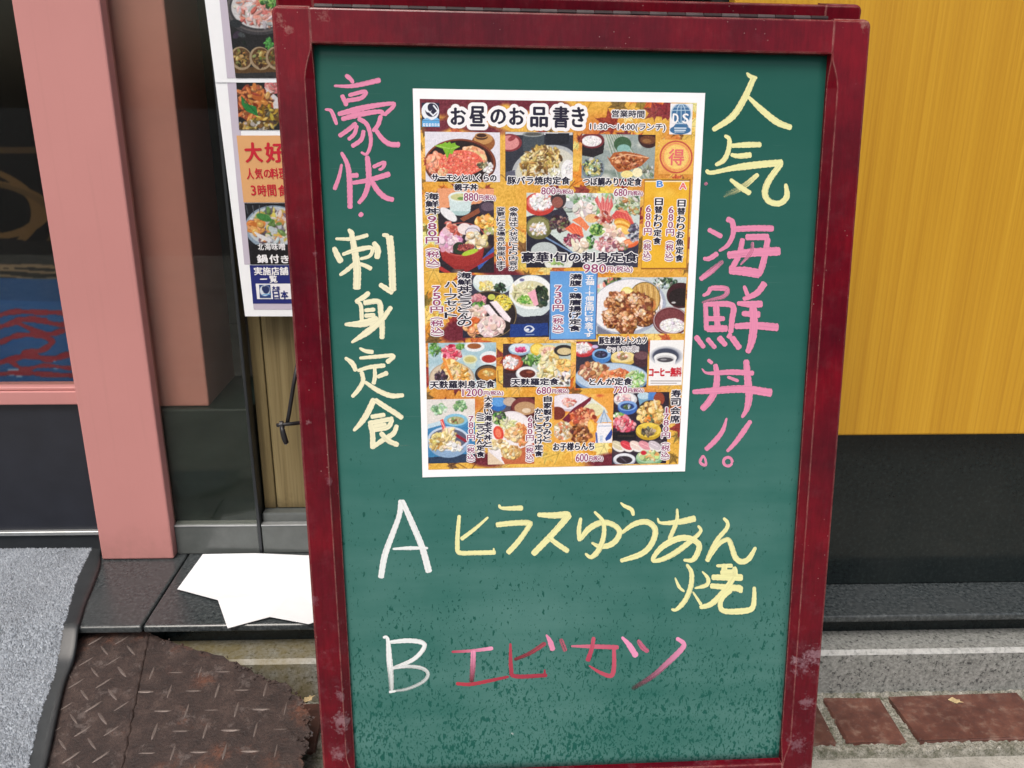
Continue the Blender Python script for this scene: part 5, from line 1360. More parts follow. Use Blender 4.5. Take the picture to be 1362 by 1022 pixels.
p.ell(370, 450, 70, 55, (150, 196, 84)).scat(370, 445, 66, 50, 50, (8, 22), GR + [(186, 216, 120)]).scat(310, 560, 40, 60, 20, (10, 26), GR)
p.scat(150, 540, 90, 55, 60, (8, 24), [(146, 56, 86), (176, 92, 110), (96, 40, 60), (206, 150, 160)]).scat(205, 600, 90, 56, 12, (30, 54), [(246, 236, 220), (240, 226, 200)])
p.scat(520, 490, 110, 60, 22, (24, 56), [(244, 232, 226), (236, 206, 190), (226, 180, 150)], 35).scat(450, 580, 110, 66, 50, (12, 34), [(224, 168, 174), (238, 206, 206), (150, 92, 112), (200, 130, 130), (240, 236, 232)])
p.ell(665, 570, 80, 40, (228, 104, 58), -10).ell(660, 560, 60, 22, (244, 160, 110), -10).scat(600, 600, 50, 40, 20, (10, 24), [(170, 90, 90), (226, 190, 180), (110, 130, 90)]).scat(700, 470, 50, 80, 36, (10, 26), [(90, 84, 110), (150, 150, 170), (60, 56, 76), (210, 210, 220)])
p.done('food_photo', menu, D2)

p = photo((583, 251, 657, 363), Z3, (40, 32, 42))
p.poly([(280, 70), (810, 70), (810, 190), (290, 260)], (232, 160, 118)).blot(8, (40, 90), [(240, 190, 150), (220, 130, 90)], .4)
p.ell(490, 270, 95, 50, (176, 206, 208)).poly([(385, 150), (602, 150), (580, 280), (402, 280)], (206, 226, 228)).ell(493, 150, 110, 48, (226, 240, 240)).ell(493, 152, 88, 33, (206, 206, 150)).ell(500, 165, 34, 14, (110, 150, 80))
p.ell(385, 310, 92, 40, (236, 236, 240), 38).poly([(490, 345), (680, 240), (710, 270), (520, 375)], (140, 78, 54)).ell(745, 250, 84, 76, (58, 46, 62)).ell(740, 240, 60, 40, (100, 84, 100))
p.ell(715, 380, 96, 60, (226, 160, 66)).scat(715, 370, 86, 50, 30, (16, 36), [(240, 190, 90), (230, 150, 60), (244, 214, 140)]).scat(760, 460, 50, 40, 20, (10, 26), [(236, 226, 210), (170, 190, 110), (210, 150, 100)])
p.poly([(640, 760), (805, 590), (805, 660), (660, 810)], (56, 92, 168)).poly([(285, 760), (450, 862), (430, 880), (280, 800)], (176, 52, 52)).poly([(450, 862), (810, 640), (810, 680), (470, 880)], (150, 40, 44))
p.poly([(288, 560), (722, 540), (690, 720), (560, 810), (440, 805), (330, 720)], (146, 40, 40)).ell(505, 650, 190, 130, (160, 48, 46)).ell(505, 535, 220, 152, (196, 92, 84), ring=.95).ell(505, 532, 208, 142, (44, 32, 44))
p.scat(395, 545, 95, 110, 46, (22, 54), [(232, 196, 214), (244, 226, 234), (220, 160, 190), (238, 210, 226)], 20).scat(430, 440, 100, 28, 22, (14, 36), [(226, 132, 112), (240, 190, 170), (190, 90, 80)], 35)
p.ell(530, 440, 62, 52, (238, 226, 226)).ell(610, 450, 60, 46, (226, 220, 230)).ell(600, 470, 64, 40, (90, 86, 110), ring=.9).scat(630, 545, 92, 70, 24, (24, 50), [(238, 226, 190), (226, 206, 150), (246, 240, 226)])
p.ell(480, 615, 56, 56, (40, 56, 40)).scat(545, 610, 84, 36, 60, (8, 14), [(146, 62, 62), (176, 90, 84), (110, 46, 50)], asp=(.8, 1)).ell(580, 652, 78, 22, (176, 206, 62), -18)
p.done('food_photo', menu, D2)

p = photo((615, 366, 731, 449), Z5, (58, 58, 78))
p.ell(790, 110, 184, 112, (206, 224, 226)).ell(790, 90, 180, 90, (232, 242, 242)).scat(725, 140, 70, 40, 26, (14, 34), [(236, 226, 150), (240, 236, 190), (226, 206, 110)]).scat(850, 155, 56, 44, 34, (10, 24), [(40, 58, 44), (70, 96, 66), (24, 36, 30)])
p.ell(1135, 235, 204, 196, (206, 220, 222)).ell(1130, 200, 196, 152, (240, 244, 244)).ell(1125, 210, 166, 116, (214, 212, 176)).scat(1070, 200, 110, 70, 30, (30, 60), [(226, 222, 180), (206, 200, 150), (240, 236, 200)], asp=(.12, .3)).scat(1222, 235, 62, 92, 50, (12, 34), [(40, 60, 44), (26, 40, 32), (60, 80, 56)]).scat(1085, 262, 78, 40, 60, (8, 18), [(120, 180, 70), (80, 140, 50), (190, 220, 130)])
p.poly([(1100, 205), (1170, 170), (1200, 310), (1165, 322)], (240, 176, 194)).ell(1050, 85, 22, 14, (120, 120, 160)).poly([(500, 470), (1300, 400), (1300, 620), (500, 620)], (40, 40, 58))
p.ell(750, 400, 254, 218, (36, 30, 32)).ell(750, 400, 252, 214, (124, 106, 78), ring=.965).ell(748, 400, 232, 196, (44, 36, 38))
p.scat(878, 292, 84, 72, 70, (10, 26), [(240, 226, 90), (250, 240, 140), (226, 200, 60)], asp=(.2, .5)).ell(775, 240, 34, 26, (198, 206, 92)).scat(655, 262, 72, 34, 16, (24, 44), [(212, 124, 144), (230, 160, 170)]).scat(655, 312, 54, 26, 22, (12, 26), GR)
p.scat(640, 390, 84, 70, 20, (26, 52), [(240, 212, 202), (248, 232, 226), (236, 196, 180)])
for k_, (a, b) in enumerate(((690, 318), (760, 285))): p.poly([(a, b), (a + 60, b - 10), (a + 190, b + 150), (a + 180, b + 185), (a + 130, b + 160)], (246, 236, 242)).line([(a + 10, b + 8), (a + 150, b + 165)], 6, (226, 206, 216))
p.scat(598, 500, 80, 72, 26, (24, 50), [(238, 150, 88), (244, 182, 130), (226, 120, 70)], 30).ell(775, 505, 128, 96, (236, 214, 210), -15).scat(775, 505, 116, 86, 40, (14, 40), [(240, 224, 220), (226, 190, 186), (232, 206, 204)], -15)
p.poly([(945, 488), (1285, 476), (1290, 588), (940, 604)], (30, 60, 132)).ell(1115, 530, 46, 32, (226, 232, 242), ring=.72).ell(1100, 536, 18, 12, (226, 232, 242)).line([(1130, 505), (1160, 530), (1132, 545)], 9, (226, 232, 242)).line([(1085, 582), (1160, 580)], 7, (150, 170, 206))
p.done('food_photo', menu, D2)

p = photo((794, 369, 911, 444), Z6, (202, 214, 216))
p.scat(980, 110, 110, 44, 40, (10, 30), [(236, 240, 238), (60, 76, 60), (130, 160, 120), (170, 190, 190)]).scat(440, 230, 70, 150, 26, (20, 50), [(196, 216, 180), (226, 230, 226), (150, 190, 120), (230, 150, 140)]).scat(520, 110, 84, 50, 44, (10, 28), [(60, 66, 50), (110, 140, 80), (40, 44, 40), (226, 130, 120)])
p.ell(650, 330, 345, 255, (168, 178, 198), -12).ell(640, 320, 325, 236, (238, 238, 242), -12).ell(800, 255, 140, 150, (206, 164, 92))
for k_ in range(9): p.line([(720 + k_ * 26, 130), (760 + k_ * 22, 360)], 6, (236, 206, 140) if k_ % 2 else (160, 116, 62))
p.ell(800, 255, 142, 152, (116, 104, 62), ring=.95).ell(640, 210, 62, 62, (236, 222, 120)).ell(636, 205, 44, 44, (246, 238, 166)).ell(840, 310, 60, 60, (206, 130, 70)).poly([(370, 500), (560, 600), (370, 600)], (120, 124, 142))
for cx_, cy_, rx_, ry_ in ((560, 280, 125, 82), (500, 430, 84, 84), (740, 290, 130, 96), (780, 410, 110, 88), (625, 465, 96, 112)):
    p.ell(cx_ + 8, cy_ + 14, rx_, ry_, (88, 48, 30)).scat(cx_, cy_, rx_ * 1.04, ry_ * 1.04, 80, (12, 34), BRN).scat(cx_ - rx_ * .2, cy_ - ry_ * .35, rx_ * .6, ry_ * .45, 18, (10, 22), [(236, 190, 150), (226, 166, 116), (244, 216, 190)])
p.ell(1125, 225, 128, 116, (62, 30, 36)).ell(1122, 240, 104, 82, (38, 28, 30)).ell(1060, 290, 20, 8, (200, 200, 200)).ell(1035, 460, 162, 132, (104, 46, 52)).ell(1033, 452, 154, 122, (196, 186, 190), ring=.955).ell(1033, 455, 138, 106, (120, 62, 66)).ell(1050, 500, 116, 66, (232, 228, 232)).scat(1050, 498, 108, 60, 70, (9, 20), WH)
p.done('food_photo', menu, D2)

p = photo((570, 456, 660, 516), Z5, (168, 200, 212))
p.blot(16, (40, 110), [(210, 226, 232), (140, 176, 196), (226, 236, 240)], .6).scat(260, 715, 44, 62, 24, (10, 34), GR + [(150, 200, 170)], asp=(.2, .5)).ell(410, 775, 96, 50, (226, 234, 240)).scat(410, 745, 84, 66, 60, (12, 34), [(224, 76, 104), (236, 130, 150), (196, 50, 82), (246, 190, 196)]).scat(490, 690, 40, 26, 14, (10, 22), GR)
p.ell(620, 690, 92, 46, (232, 238, 242)).ell(618, 685, 62, 26, (156, 92, 52)).ell(760, 790, 90, 60, (230, 236, 240)).ell(752, 800, 66, 36, (176, 54, 48)).poly([(520, 800), (640, 790), (625, 890), (550, 890)], (190, 214, 210)).ell(580, 805, 66, 40, (222, 226, 186)).ell(580, 806, 50, 26, (200, 190, 120))
p.ell(740, 945, 116, 92, (40, 34, 40)).ell(742, 930, 104, 66, (96, 76, 60)).ell(742, 940, 92, 56, (196, 132, 52)).scat(740, 930, 50, 24, 14, (10, 22), [(226, 170, 90), (236, 206, 140)])
p.ell(415, 980, 208, 150, (176, 160, 142)).ell(415, 975, 196, 138, (212, 196, 172)).scat(450, 930, 150, 90, 90, (18, 46), [(236, 208, 142), (242, 182, 92), (226, 160, 70), (246, 226, 180)], 40, (.25, .6)).scat(320, 955, 56, 46, 26, (12, 28), [(70, 52, 70), (110, 84, 96), (50, 40, 54)]).line([(340, 800), (360, 850), (420, 990)], 22, (236, 150, 70))
p.done('food_photo', menu, D2)

p = photo((669, 457, 759, 515), Z5, (62, 46, 56))
p.poly([(1080, 650), (1500, 650), (1500, 1070), (1180, 1070)], (186, 202, 198)).ell(1030, 712, 102, 58, (150, 186, 214)).ell(1030, 705, 92, 46, (214, 230, 242)).scat(1038, 716, 50, 22, 18, (10, 22), [(196, 54, 116), (226, 96, 150)])
p.ell(1190, 715, 66, 56, (228, 186, 60)).ell(1186, 710, 50, 40, (246, 222, 110)).ell(1290, 735, 90, 62, (236, 220, 160)).scat(1290, 738, 66, 46, 22, (12, 28), [(222, 160, 140), (236, 206, 190)])
p.poly([(878, 800), (1050, 820), (1020, 930), (900, 930)], (60, 32, 30)).ell(960, 832, 100, 74, (182, 74, 52)).ell(955, 835, 84, 58, (206, 110, 84)).scat(945, 835, 74, 54, 44, (10, 22), WH)
p.scat(1150, 805, 96, 52, 60, (10, 30), GR + [(196, 216, 190)], asp=(.2, .6)).ell(1095, 935, 100, 66, (206, 216, 222)).ell(1095, 928, 90, 56, (238, 240, 242)).ell(1100, 935, 72, 40, (96, 40, 34)).ell(1120, 920, 30, 12, (150, 80, 60))
p.scat(1290, 870, 90, 150, 90, (16, 44), [(236, 226, 172), (244, 236, 200), (226, 196, 120)], 20, (.25, .6)).ell(1430, 725, 90, 52, (48, 44, 46)).ell(1435, 732, 66, 32, (214, 196, 150)).scat(1430, 860, 60, 50, 30, (16, 36), [(228, 178, 96), (242, 206, 130)]).scat(1430, 980, 60, 60, 26, (14, 34), WH + [(226, 210, 170), (80, 70, 66)])
p.done('food_photo', menu, D2)

p = photo((766, 454, 861, 516), Z6, (52, 50, 66))
p.ell(240, 715, 108, 70, (186, 52, 62)).ell(236, 705, 96, 54, (214, 110, 112)).scat(235, 700, 78, 42, 44, (10, 22), WH).ell(350, 690, 30, 16, (206, 190, 230))
p.ell(410, 775, 86, 64, (70, 130, 200)).ell(408, 755, 84, 46, (130, 180, 230)).ell(405, 760, 60, 34, (44, 46, 78)).scat(400, 755, 46, 24, 14, (8, 18), [(50, 46, 70), (90, 80, 110)])
p.ell(605, 800, 112, 66, (206, 176, 90)).ell(603, 780, 108, 52, (240, 220, 150)).ell(600, 780, 76, 36, (226, 210, 170)).scat(595, 775, 50, 22, 14, (10, 24), [(236, 150, 130), (246, 240, 226), (150, 120, 80)]).ell(772, 800, 76, 76, (70, 42, 52)).ell(772, 770, 66, 36, (110, 76, 84))
p.ell(500, 975, 340, 140, (110, 146, 190)).ell(500, 965, 325, 124, (186, 208, 230)).scat(345, 920, 140, 84, 90, (14, 38), [(176, 116, 80), (110, 66, 50), (214, 170, 130), (150, 90, 70), (226, 200, 160)], 10).ell(520, 965, 150, 66, (226, 128, 82), -12).scat(520, 955, 140, 56, 50, (12, 30), [(234, 150, 100), (216, 110, 66), (244, 180, 130)], -12).scat(715, 985, 90, 72, 70, (12, 34), [(160, 206, 120), (190, 224, 150), (120, 180, 90), (226, 240, 206)], asp=(.2, .5))
p.done('food_photo', menu, D2)

p = Pic(S1, (863.5, 452.5, 908, 512.5), Z6, 0.5, (244, 245, 246))
p.ell(995, 775, 140, 85, (168, 174, 188), soft=6).ell(990, 775, 118, 70, (66, 72, 92), soft=3).poly([(885, 790), (1085, 790), (1060, 900), (910, 900)], (238, 240, 242)).poly([(845, 850), (1145, 850), (1145, 900), (845, 900)], (244, 245, 246)).ell(985, 790, 104, 46, (238, 240, 242)).ell(985, 800, 82, 32, (206, 208, 212)).ell(985, 808, 72, 22, (74, 72, 80)).ell(970, 806, 30, 8, (150, 150, 156))
for k_ in range(26): p.line([(856 + k_ * 10.5, 1000), (862 + k_ * 10.5, 1000)], 9, (170, 160, 160)); p.line([(856 + k_ * 9, 1020), (861 + k_ * 9, 1021)], 8, (180, 172, 176))
p.done('coffee_picture', menu, D2, noise=3)

p = photo((568.6, 531, 632, 616), Z7, (226, 222, 218))
p.blot(10, (40, 90), [(240, 238, 236), (206, 206, 206)], .6).scat(300, 300, 66, 40, 30, (10, 30), [(150, 196, 150), (110, 160, 120), (206, 226, 206)]).scat(485, 270, 56, 40, 26, (10, 28), [(120, 170, 110), (80, 130, 90), (196, 220, 190)])
p.poly([(195, 440), (640, 420), (640, 800), (195, 800)], (62, 132, 184)).poly([(195, 740), (640, 700), (640, 800), (195, 800)], (44, 62, 90)).poly([(195, 440), (340, 400), (340, 440), (195, 480)], (196, 220, 232))
p.ell(450, 415, 110, 66, (70, 140, 190)).ell(450, 400, 106, 56, (136, 196, 224)).ell(450, 405, 78, 36, (176, 172, 124)).scat(440, 405, 50, 20, 16, (8, 20), [(110, 150, 90), (226, 220, 180), (140, 110, 80)])
p.ell(385, 600, 190, 142, (142, 172, 206)).ell(384, 570, 186, 110, (200, 216, 236)).ell(384, 572, 166, 92, (92, 96, 120)).scat(300, 600, 90, 70, 50, (14, 38), [(234, 226, 176), (246, 242, 216), (214, 190, 120), (190, 150, 80)]).poly([(308, 400), (335, 390), (362, 480), (335, 500)], (226, 84, 76)).line([(318, 410), (350, 470)], 7, (246, 200, 190)).line([(410, 510), (540, 590)], 26, (150, 36, 56)).scat(385, 560, 62, 90, 50, (14, 40), [(242, 222, 170), (232, 206, 140), (248, 238, 210)], asp=(.25, .6)).scat(440, 640, 70, 40, 26, (12, 30), WH + [(226, 206, 160)])
p.done('food_photo', menu, D2)

p = photo((648.6, 528.6, 711, 617.5), Z7, (74, 34, 40))
p.poly([(740, 195), (900, 195), (990, 300), (740, 360)], (92, 84, 96)).ell(835, 255, 76, 66, (46, 110, 190)).ell(838, 235, 66, 44, (96, 160, 224)).ell(940, 235, 60, 40, (196, 176, 160)).ell(1075, 300, 128, 104, (88, 34, 38)).ell(1075, 275, 118, 78, (120, 56, 56)).ell(1080, 295, 98, 60, (190, 152, 112)).ell(1090, 315, 40, 22, (226, 206, 180))
p.ell(955, 585, 226, 265, (228, 222, 228)).ell(960, 575, 206, 240, (240, 236, 240)).poly([(740, 680), (900, 810), (740, 810)], (226, 206, 180)).poly([(860, 740), (1170, 600), (1170, 810), (900, 810)], (196, 108, 72))
p.scat(850, 385, 66, 54, 50, (10, 30), GR + [(70, 60, 80), (206, 220, 170)]).scat(925, 450, 82, 56, 56, (12, 36), [(228, 226, 180), (242, 240, 214), (206, 210, 140)], asp=(.15, .4)).ell(838, 520, 46, 66, (222, 74, 56), -15).ell(836, 520, 26, 42, (240, 130, 100), -15)
p.scat(1040, 530, 66, 96, 60, (12, 34), [(232, 152, 90), (242, 190, 130), (214, 116, 66)]).scat(970, 530, 80, 56, 40, (12, 32), [(240, 206, 150), (248, 226, 186), (230, 176, 110)]).scat(830, 620, 90, 44, 36, (14, 34), [(240, 222, 180), (226, 196, 136), (246, 236, 214)]).ell(955, 700, 92, 60, (222, 176, 104)).scat(955, 690, 88, 56, 60, (12, 30), [(236, 206, 150), (226, 184, 112), (190, 136, 76), (246, 228, 186)])
p.done('food_photo', menu, D2)

p = photo((737, 524, 815, 590), Z8, (236, 168, 76))
p.blot(14, (40, 90), [(226, 130, 60), (240, 196, 100), (206, 90, 56), (246, 214, 130)], .7).ell(130, 240, 190, 84, (206, 196, 210)).ell(125, 232, 176, 70, (236, 230, 240)).scat(115, 238, 66, 32, 30, (10, 26), [(232, 172, 160), (214, 120, 110), (244, 216, 206)])
p.poly([(50, 400), (160, 290), (310, 190), (332, 205), (230, 300), (110, 430)], (118, 34, 54)).poly([(320, 200), (440, 290), (470, 340), (280, 300)], (226, 232, 220)).ell(330, 310, 90, 60, (226, 222, 180)).scat(240, 370, 110, 78, 66, (14, 38), [(196, 88, 58), (226, 140, 100), (150, 56, 40), (236, 180, 140)]).ell(10, 340, 70, 60, (120, 50, 40))
p.ell(60, 500, 90, 84, (206, 190, 160)).scat(60, 495, 84, 76, 70, (10, 26), [(226, 216, 190), (240, 234, 216), (196, 160, 110), (214, 130, 90)]).scat(215, 520, 104, 76, 76, (12, 32), BRN + [(90, 50, 40)]).ell(322, 460, 36, 66, (236, 172, 62), -12).ell(316, 460, 24, 52, (246, 206, 110), -12)
p.poly([(372, 430), (498, 430), (512, 620), (350, 620)], (240, 240, 246)).poly([(432, 310), (505, 420), (362, 425)], (196, 212, 228)).line([(432, 310), (400, 425)], 6, (120, 150, 190)).line([(432, 310), (465, 425)], 6, (120, 150, 190)).poly([(440, 570), (500, 480), (512, 520), (490, 570), (450, 590)], (46, 76, 160)).line([(360, 520), (368, 600)], 16, (70, 96, 170)).line([(380, 455), (490, 455)], 6, (150, 170, 206)).line([(360, 614), (505, 612)], 10, (206, 176, 110)).rect(395, 540, 420, 600, (200, 214, 236))
p.done('food_photo', menu, D2)

p = photo((815, 522, 888, 617), Z8, (46, 36, 52))
p.blot(12, (30, 80), [(70, 56, 80), (34, 26, 40), (96, 66, 70)], .6).ell(625, 215, 106, 66, (206, 210, 216)).ell(620, 205, 92, 50, (238, 238, 240)).scat(605, 200, 66, 34, 22, (14, 34), [(232, 196, 200), (246, 232, 230), (206, 150, 160)])
p.ell(645, 290, 88, 62, (60, 104, 186)).ell(643, 272, 86, 46, (130, 170, 226)).ell(643, 278, 62, 30, (40, 62, 120)).scat(640, 280, 36, 16, 10, (8, 18), [(150, 180, 210), (90, 110, 60)])
p.poly([(735, 170), (850, 170), (835, 270), (755, 270)], (120, 166, 196)).ell(792, 180, 58, 34, (186, 214, 230)).ell(870, 190, 40, 62, (82, 136, 206)).ell(930, 210, 50, 60, (150, 70, 50)).line([(860, 130), (950, 130)], 18, (90, 150, 90))
p.ell(860, 340, 130, 120, (56, 46, 50)).scat(810, 340, 66, 90, 50, (14, 38), [(222, 182, 100), (240, 210, 140), (180, 130, 66), (110, 90, 60)], 20).scat(910, 330, 60, 110, 50, (14, 40), [(228, 186, 104), (244, 216, 150), (190, 140, 74)], -20).line([(885, 220), (905, 300)], 14, (240, 226, 190)).scat(840, 390, 40, 40, 16, (10, 22), [(120, 130, 100), (236, 140, 60)])
p.scat(570, 375, 60, 36, 30, (10, 28), [(150, 200, 130), (226, 236, 220), (110, 170, 90)]).scat(610, 435, 104, 64, 60, (16, 40), [(212, 82, 100), (232, 150, 162), (240, 196, 196), (190, 56, 80)]).rect(510, 510, 722, 580, (24, 22, 30)).line([(560, 545), (700, 545)], 4, (96, 82, 60))
p.ell(835, 505, 116, 78, (196, 160, 44)).ell(835, 490, 112, 66, (234, 206, 84)).poly([(740, 450), (835, 480), (930, 450), (900, 540), (770, 540)], (214, 180, 60)).scat(830, 505, 62, 32, 26, (10, 26), [(120, 108, 90), (176, 160, 130), (90, 80, 70)])
p.poly([(510, 590), (950, 580), (950, 690), (510, 690)], (66, 58, 66))
for cx_, c in ((560, (214, 206, 176)), (640, (212, 66, 78)), (725, (236, 214, 206)), (805, (222, 150, 162)), (895, (206, 196, 206))): p.ell(cx_, 645, 62, 40, (236, 234, 232), 28).ell(cx_ - 4, 630, 62, 34, c, 28).line([(cx_ - 40, 610), (cx_ + 20, 640)], 7, tuple(min(250, v + 34) for v in c))
p.ell(615, 762, 102, 60, (170, 176, 196)).ell(615, 752, 98, 50, (228, 232, 240)).ell(615, 762, 72, 36, (50, 40, 50)).line([(575, 730), (630, 780)], 8, (96, 90, 106)).ell(840, 750, 120, 72, (120, 166, 126)).ell(838, 735, 116, 56, (170, 208, 170)).scat(840, 720, 90, 40, 40, (12, 32), [(196, 220, 150), (226, 230, 190), (150, 190, 120), (230, 180, 110)]).ell(790, 698, 26, 20, (202, 42, 62))
p.done('food_photo', menu, D2)

# small emblems and panels
p = Pic(S1, (561, 137, 584.5, 169), Z1, 0.42, (34, 36, 62))
p.rect(145, 345, 315, 405, (96, 170, 226)).ell(220, 260, 80, 84, (236, 242, 250)).ell(232, 250, 58, 62, (34, 36, 62)).ell(205, 232, 34, 40, (236, 242, 250)).ell(218, 226, 22, 34, (34, 36, 62)).line([(250, 210), (290, 260), (245, 300), (215, 270)], 14, (236, 242, 250)).poly([(145, 340), (190, 320), (235, 342), (280, 318), (315, 345)], (120, 186, 236))
for k_ in range(6): p.rect(156 + k_ * 26, 372, 174 + k_ * 26, 396, (236, 242, 250)).rect(160 + k_ * 26, 380, 170 + k_ * 26, 388, (96, 170, 226))
p.done('emblem', menu, D2, noise=3, label='white wave crescent emblem on a dark blue square')
p = Pic(S1, (891, 138, 920.6, 179), Z2, 0.42, (240, 240, 244))
p.ell(1130, 285, 92, 96, (62, 112, 158))
for c_ in (.45, .98): p.ell(1130, 285, 92 * c_, 96, (190, 214, 232), ring=.93 if c_ > .5 else .86)
p.line([(1130, 192), (1130, 380)], 6, (190, 214, 232)).line([(1042, 252), (1218, 252)], 6, (190, 214, 232)).line([(1060, 222), (1200, 222)], 5, (190, 214, 232)).ell(1122, 430, 94, 40, (62, 112, 158)).poly([(1080, 375), (1180, 375), (1200, 400), (1060, 400)], (62, 112, 158)).rect(1068, 408, 1178, 420, (206, 222, 236)).rect(1068, 428, 1172, 440, (206, 222, 236)).rect(1072, 446, 1160, 452, (206, 222, 236))
p.done('emblem', menu, D2, noise=3, label='blue globe emblem with white letters')
lettering('emblem_letters', S1, menu, [('D', 895, 151.5, 902, 164), ('S', 908, 151.5, 915.5, 164)], 'white_ink', None, D3, 0, 0.5)
p = Pic(S1, (876.5, 186, 922.5, 232), (0, 0, 1), 0.5, (236, 186, 88))
p.blot(6, (8, 18), [(244, 206, 120), (226, 150, 70)], .5).ell(899.3, 209, 22, 22, (196, 82, 70), ring=.90).ell(899.3, 209, 18.6, 18.6, (236, 150, 100), ring=.9).ell(899.3, 209, 16, 16, (244, 208, 120), soft=5)
p.done('stamp', menu, D2, noise=6, label='red ringed stamp on gold leaves')
lettering('stamp_letter', S1, menu, [('得', 889.5, 198.5, 909.5, 220)], 'pink_ink', None, D3, 0, 0.5)
p = Pic(S1, (855, 238, 916.5, 358.5), Z4, 0.55, (236, 184, 52))
p.blot(14, (40, 110), [(246, 206, 90), (226, 160, 36), (240, 190, 70)], .5)
p.line([(795, -10), (762, 800)], 16, (150, 92, 40)).line([(1212, -10), (1180, 800)], 14, (176, 110, 50)).line([(765, 800), (1182, 798)], 12, (150, 92, 40)).line([(800, -2), (1205, -2)], 10, (96, 52, 34)).line([(806, 10), (1200, 10)], 10, (246, 236, 206))
p.done('price_panel', menu, D2, noise=4, label='golden panel listing the two daily set meals')
p = Pic(S1, (731, 361, 794, 452), (0, 0, 1), 0.6, (104, 164, 226))
p.blot(10, (10, 30), [(120, 178, 236), (92, 150, 216)], .5).line([(731, 361), (732, 452)], 1.2, (70, 90, 130)).line([(794.5, 361), (792.5, 452)], 1.6, (80, 80, 130)).line([(731, 452), (793, 451.5)], 1.4, (70, 80, 120))
p.done('price_panel', menu, D2, noise=3, label='light blue panel for the fried chicken meal')

# heading, brush style black on a cloud of white
hd = [('お', 600, 144, 619, 166), ('昼', 625, 142, 645, 168), ('の', 653, 146, 672, 165), ('お', 678, 144, 697, 166), ('品', 706, 143, 728, 169), ('書', 736, 142, 756, 170), ('き', 761, 143, 777, 169)]
lettering('heading', S1, menu, hd, 'ink', 'white_ink', D3, 5.4, 1.0)
# dish names
def h(txt, x0, y0, x1, y1, ink='ink', name='dish_name', ow=1.5, bold=0.5): return lettering(name, S1, menu, [(txt, x0, y0, x1, y1)], ink, 'white_ink', D3, ow, bold)
h('サーモンといくらの', 574.5, 232, 660, 241.5); h('親子丼', 604.6, 245, 635, 253.5)
h('豚バラ焼肉定食', 675, 235, 758, 245.5); h('つぼ鯛みりん定食', 776, 236.5, 853, 247)
h('営業時間', 814, 147, 857, 156.5, bold=.3); h('11:30〜14:00(ランチ)', 785, 164.5, 885, 175, bold=.25, name='opening_hours')
h('豪華!旬の刺身定食', 694, 335.5, 848, 349, bold=.6); h('豚生姜焼とトンカツ', 797, 448, 860, 457.5); h('セットでお得!!', 807, 460.5, 849, 468.5, 'grey_ink', 'note', 1.0, .1)
h('とんが定食', 784, 503, 840.6, 512.5); h('天麩羅刺身定食', 572, 506.5, 658, 516.5); h('天麩羅定食', 680, 503.5, 743, 512.5); h('お子様らんち', 736, 589, 790, 599)
h('コーヒー無料', 863.5, 489, 906, 501, 'red_ink', 'note', .3, .8)
for tx, x0, y0, x1, y1, pz in (('880', 617, 257, 636, 267.5, '円(税込)'), ('800', 720, 249.5, 739, 259, '円(税込)'), ('680', 817, 251.5, 834, 261, '円(税込)'), ('980', 776, 351.5, 806, 363, '円(税込)'), ('1200', 615, 517.5, 642, 527, '円(税込)'), ('680', 714, 515, 733, 524, '円(税込)'), ('720', 816, 514, 834, 523, '円(税込)'), ('600', 766, 604, 782, 614, '円(税込)')):
    wq = x1 - x0
    lettering('price', S1, menu, [(tx, x0, y0, x1, y1), (pz, x1 + 1.5, y0 + 2.6, x1 + 1.5 + (wq * 1.12 if len(tx) == 3 else wq * .95), y1 - .2)], 'price_ink', 'white_ink', D3, 1.3, .22)
def vcol(txt, xt, yt_, xb, yb_, w, ink='ink', name='dish_name', ow=1.5, bold=.5, outline='white_ink'): return lettering(name, S1, menu, column(txt, xt, yt_, xb, yb_, w), ink, outline, D4, ow, bold)
vcol('海鮮丼', 574.5, 256.5, 575, 286, 17.5); vcol('980円（税込）', 574.5, 287, 576, 362, 17.5, 'price_ink', 'price', 1.4, .3)
vcol('変更になる場合が御座います', 666, 275.5, 666.5, 360, 11, name='note', ow=1.2, bold=.3); vcol('※魚は仕入状況により内容が', 683, 275.5, 682.5, 360, 11, name='note', ow=1.2, bold=.3)
vcol('日替わり定食', 876.6, 263.5, 873.6, 325.5, 10); vcol('680円（税込）', 862.6, 273, 859.8, 353.5, 10, 'price_ink', 'price', 1.4, .25)
vcol('日替わりお魚定食', 906.7, 265.5, 902.8, 348.5, 10); vcol('680円（税込）', 892.8, 274.5, 889.2, 354, 10, 'price_ink', 'price', 1.4, .25)
lettering('letter', S1, menu, [('B', 873.8, 241, 881.6, 248.5)], 'blue_ink', 'white_ink', D3, 1.3, .5); lettering('letter', S1, menu, [('A', 904.2, 243.5, 912.6, 251.5)], 'pink_ink', 'white_ink', D3, 1.3, .5)
vcol('海鮮丼とうどんの', 617.6, 362, 617.8, 434, 18); vcol('ハーフセット', 599.5, 374.5, 599.5, 423.5, 16); vcol('750円（税込）', 580.5, 380, 581.5, 453, 16.5, 'price_ink', 'price', 1.4, .3)
vcol('満腹・鶏唐揚げ定食', 766, 364, 764.5, 441, 15.5); vcol('五個〜十個迄同じ料金です', 784.6, 366, 783, 449, 11, 'white_ink', 'note', 0, .3, None); vcol('730円（税込）', 742.5, 379.5, 742, 448.5, 14, 'price_ink', 'price', 1.4, .3)
vcol('大多い海老天丼と', 649.4, 526.5, 648.8, 595, 10); vcol('ミニうどん定食', 638.8, 549.5, 639.2, 608.5, 10.5); vcol('780円（税込）', 626.6, 553, 626.2, 620, 10, 'price_ink', 'price', 1.3, .22)
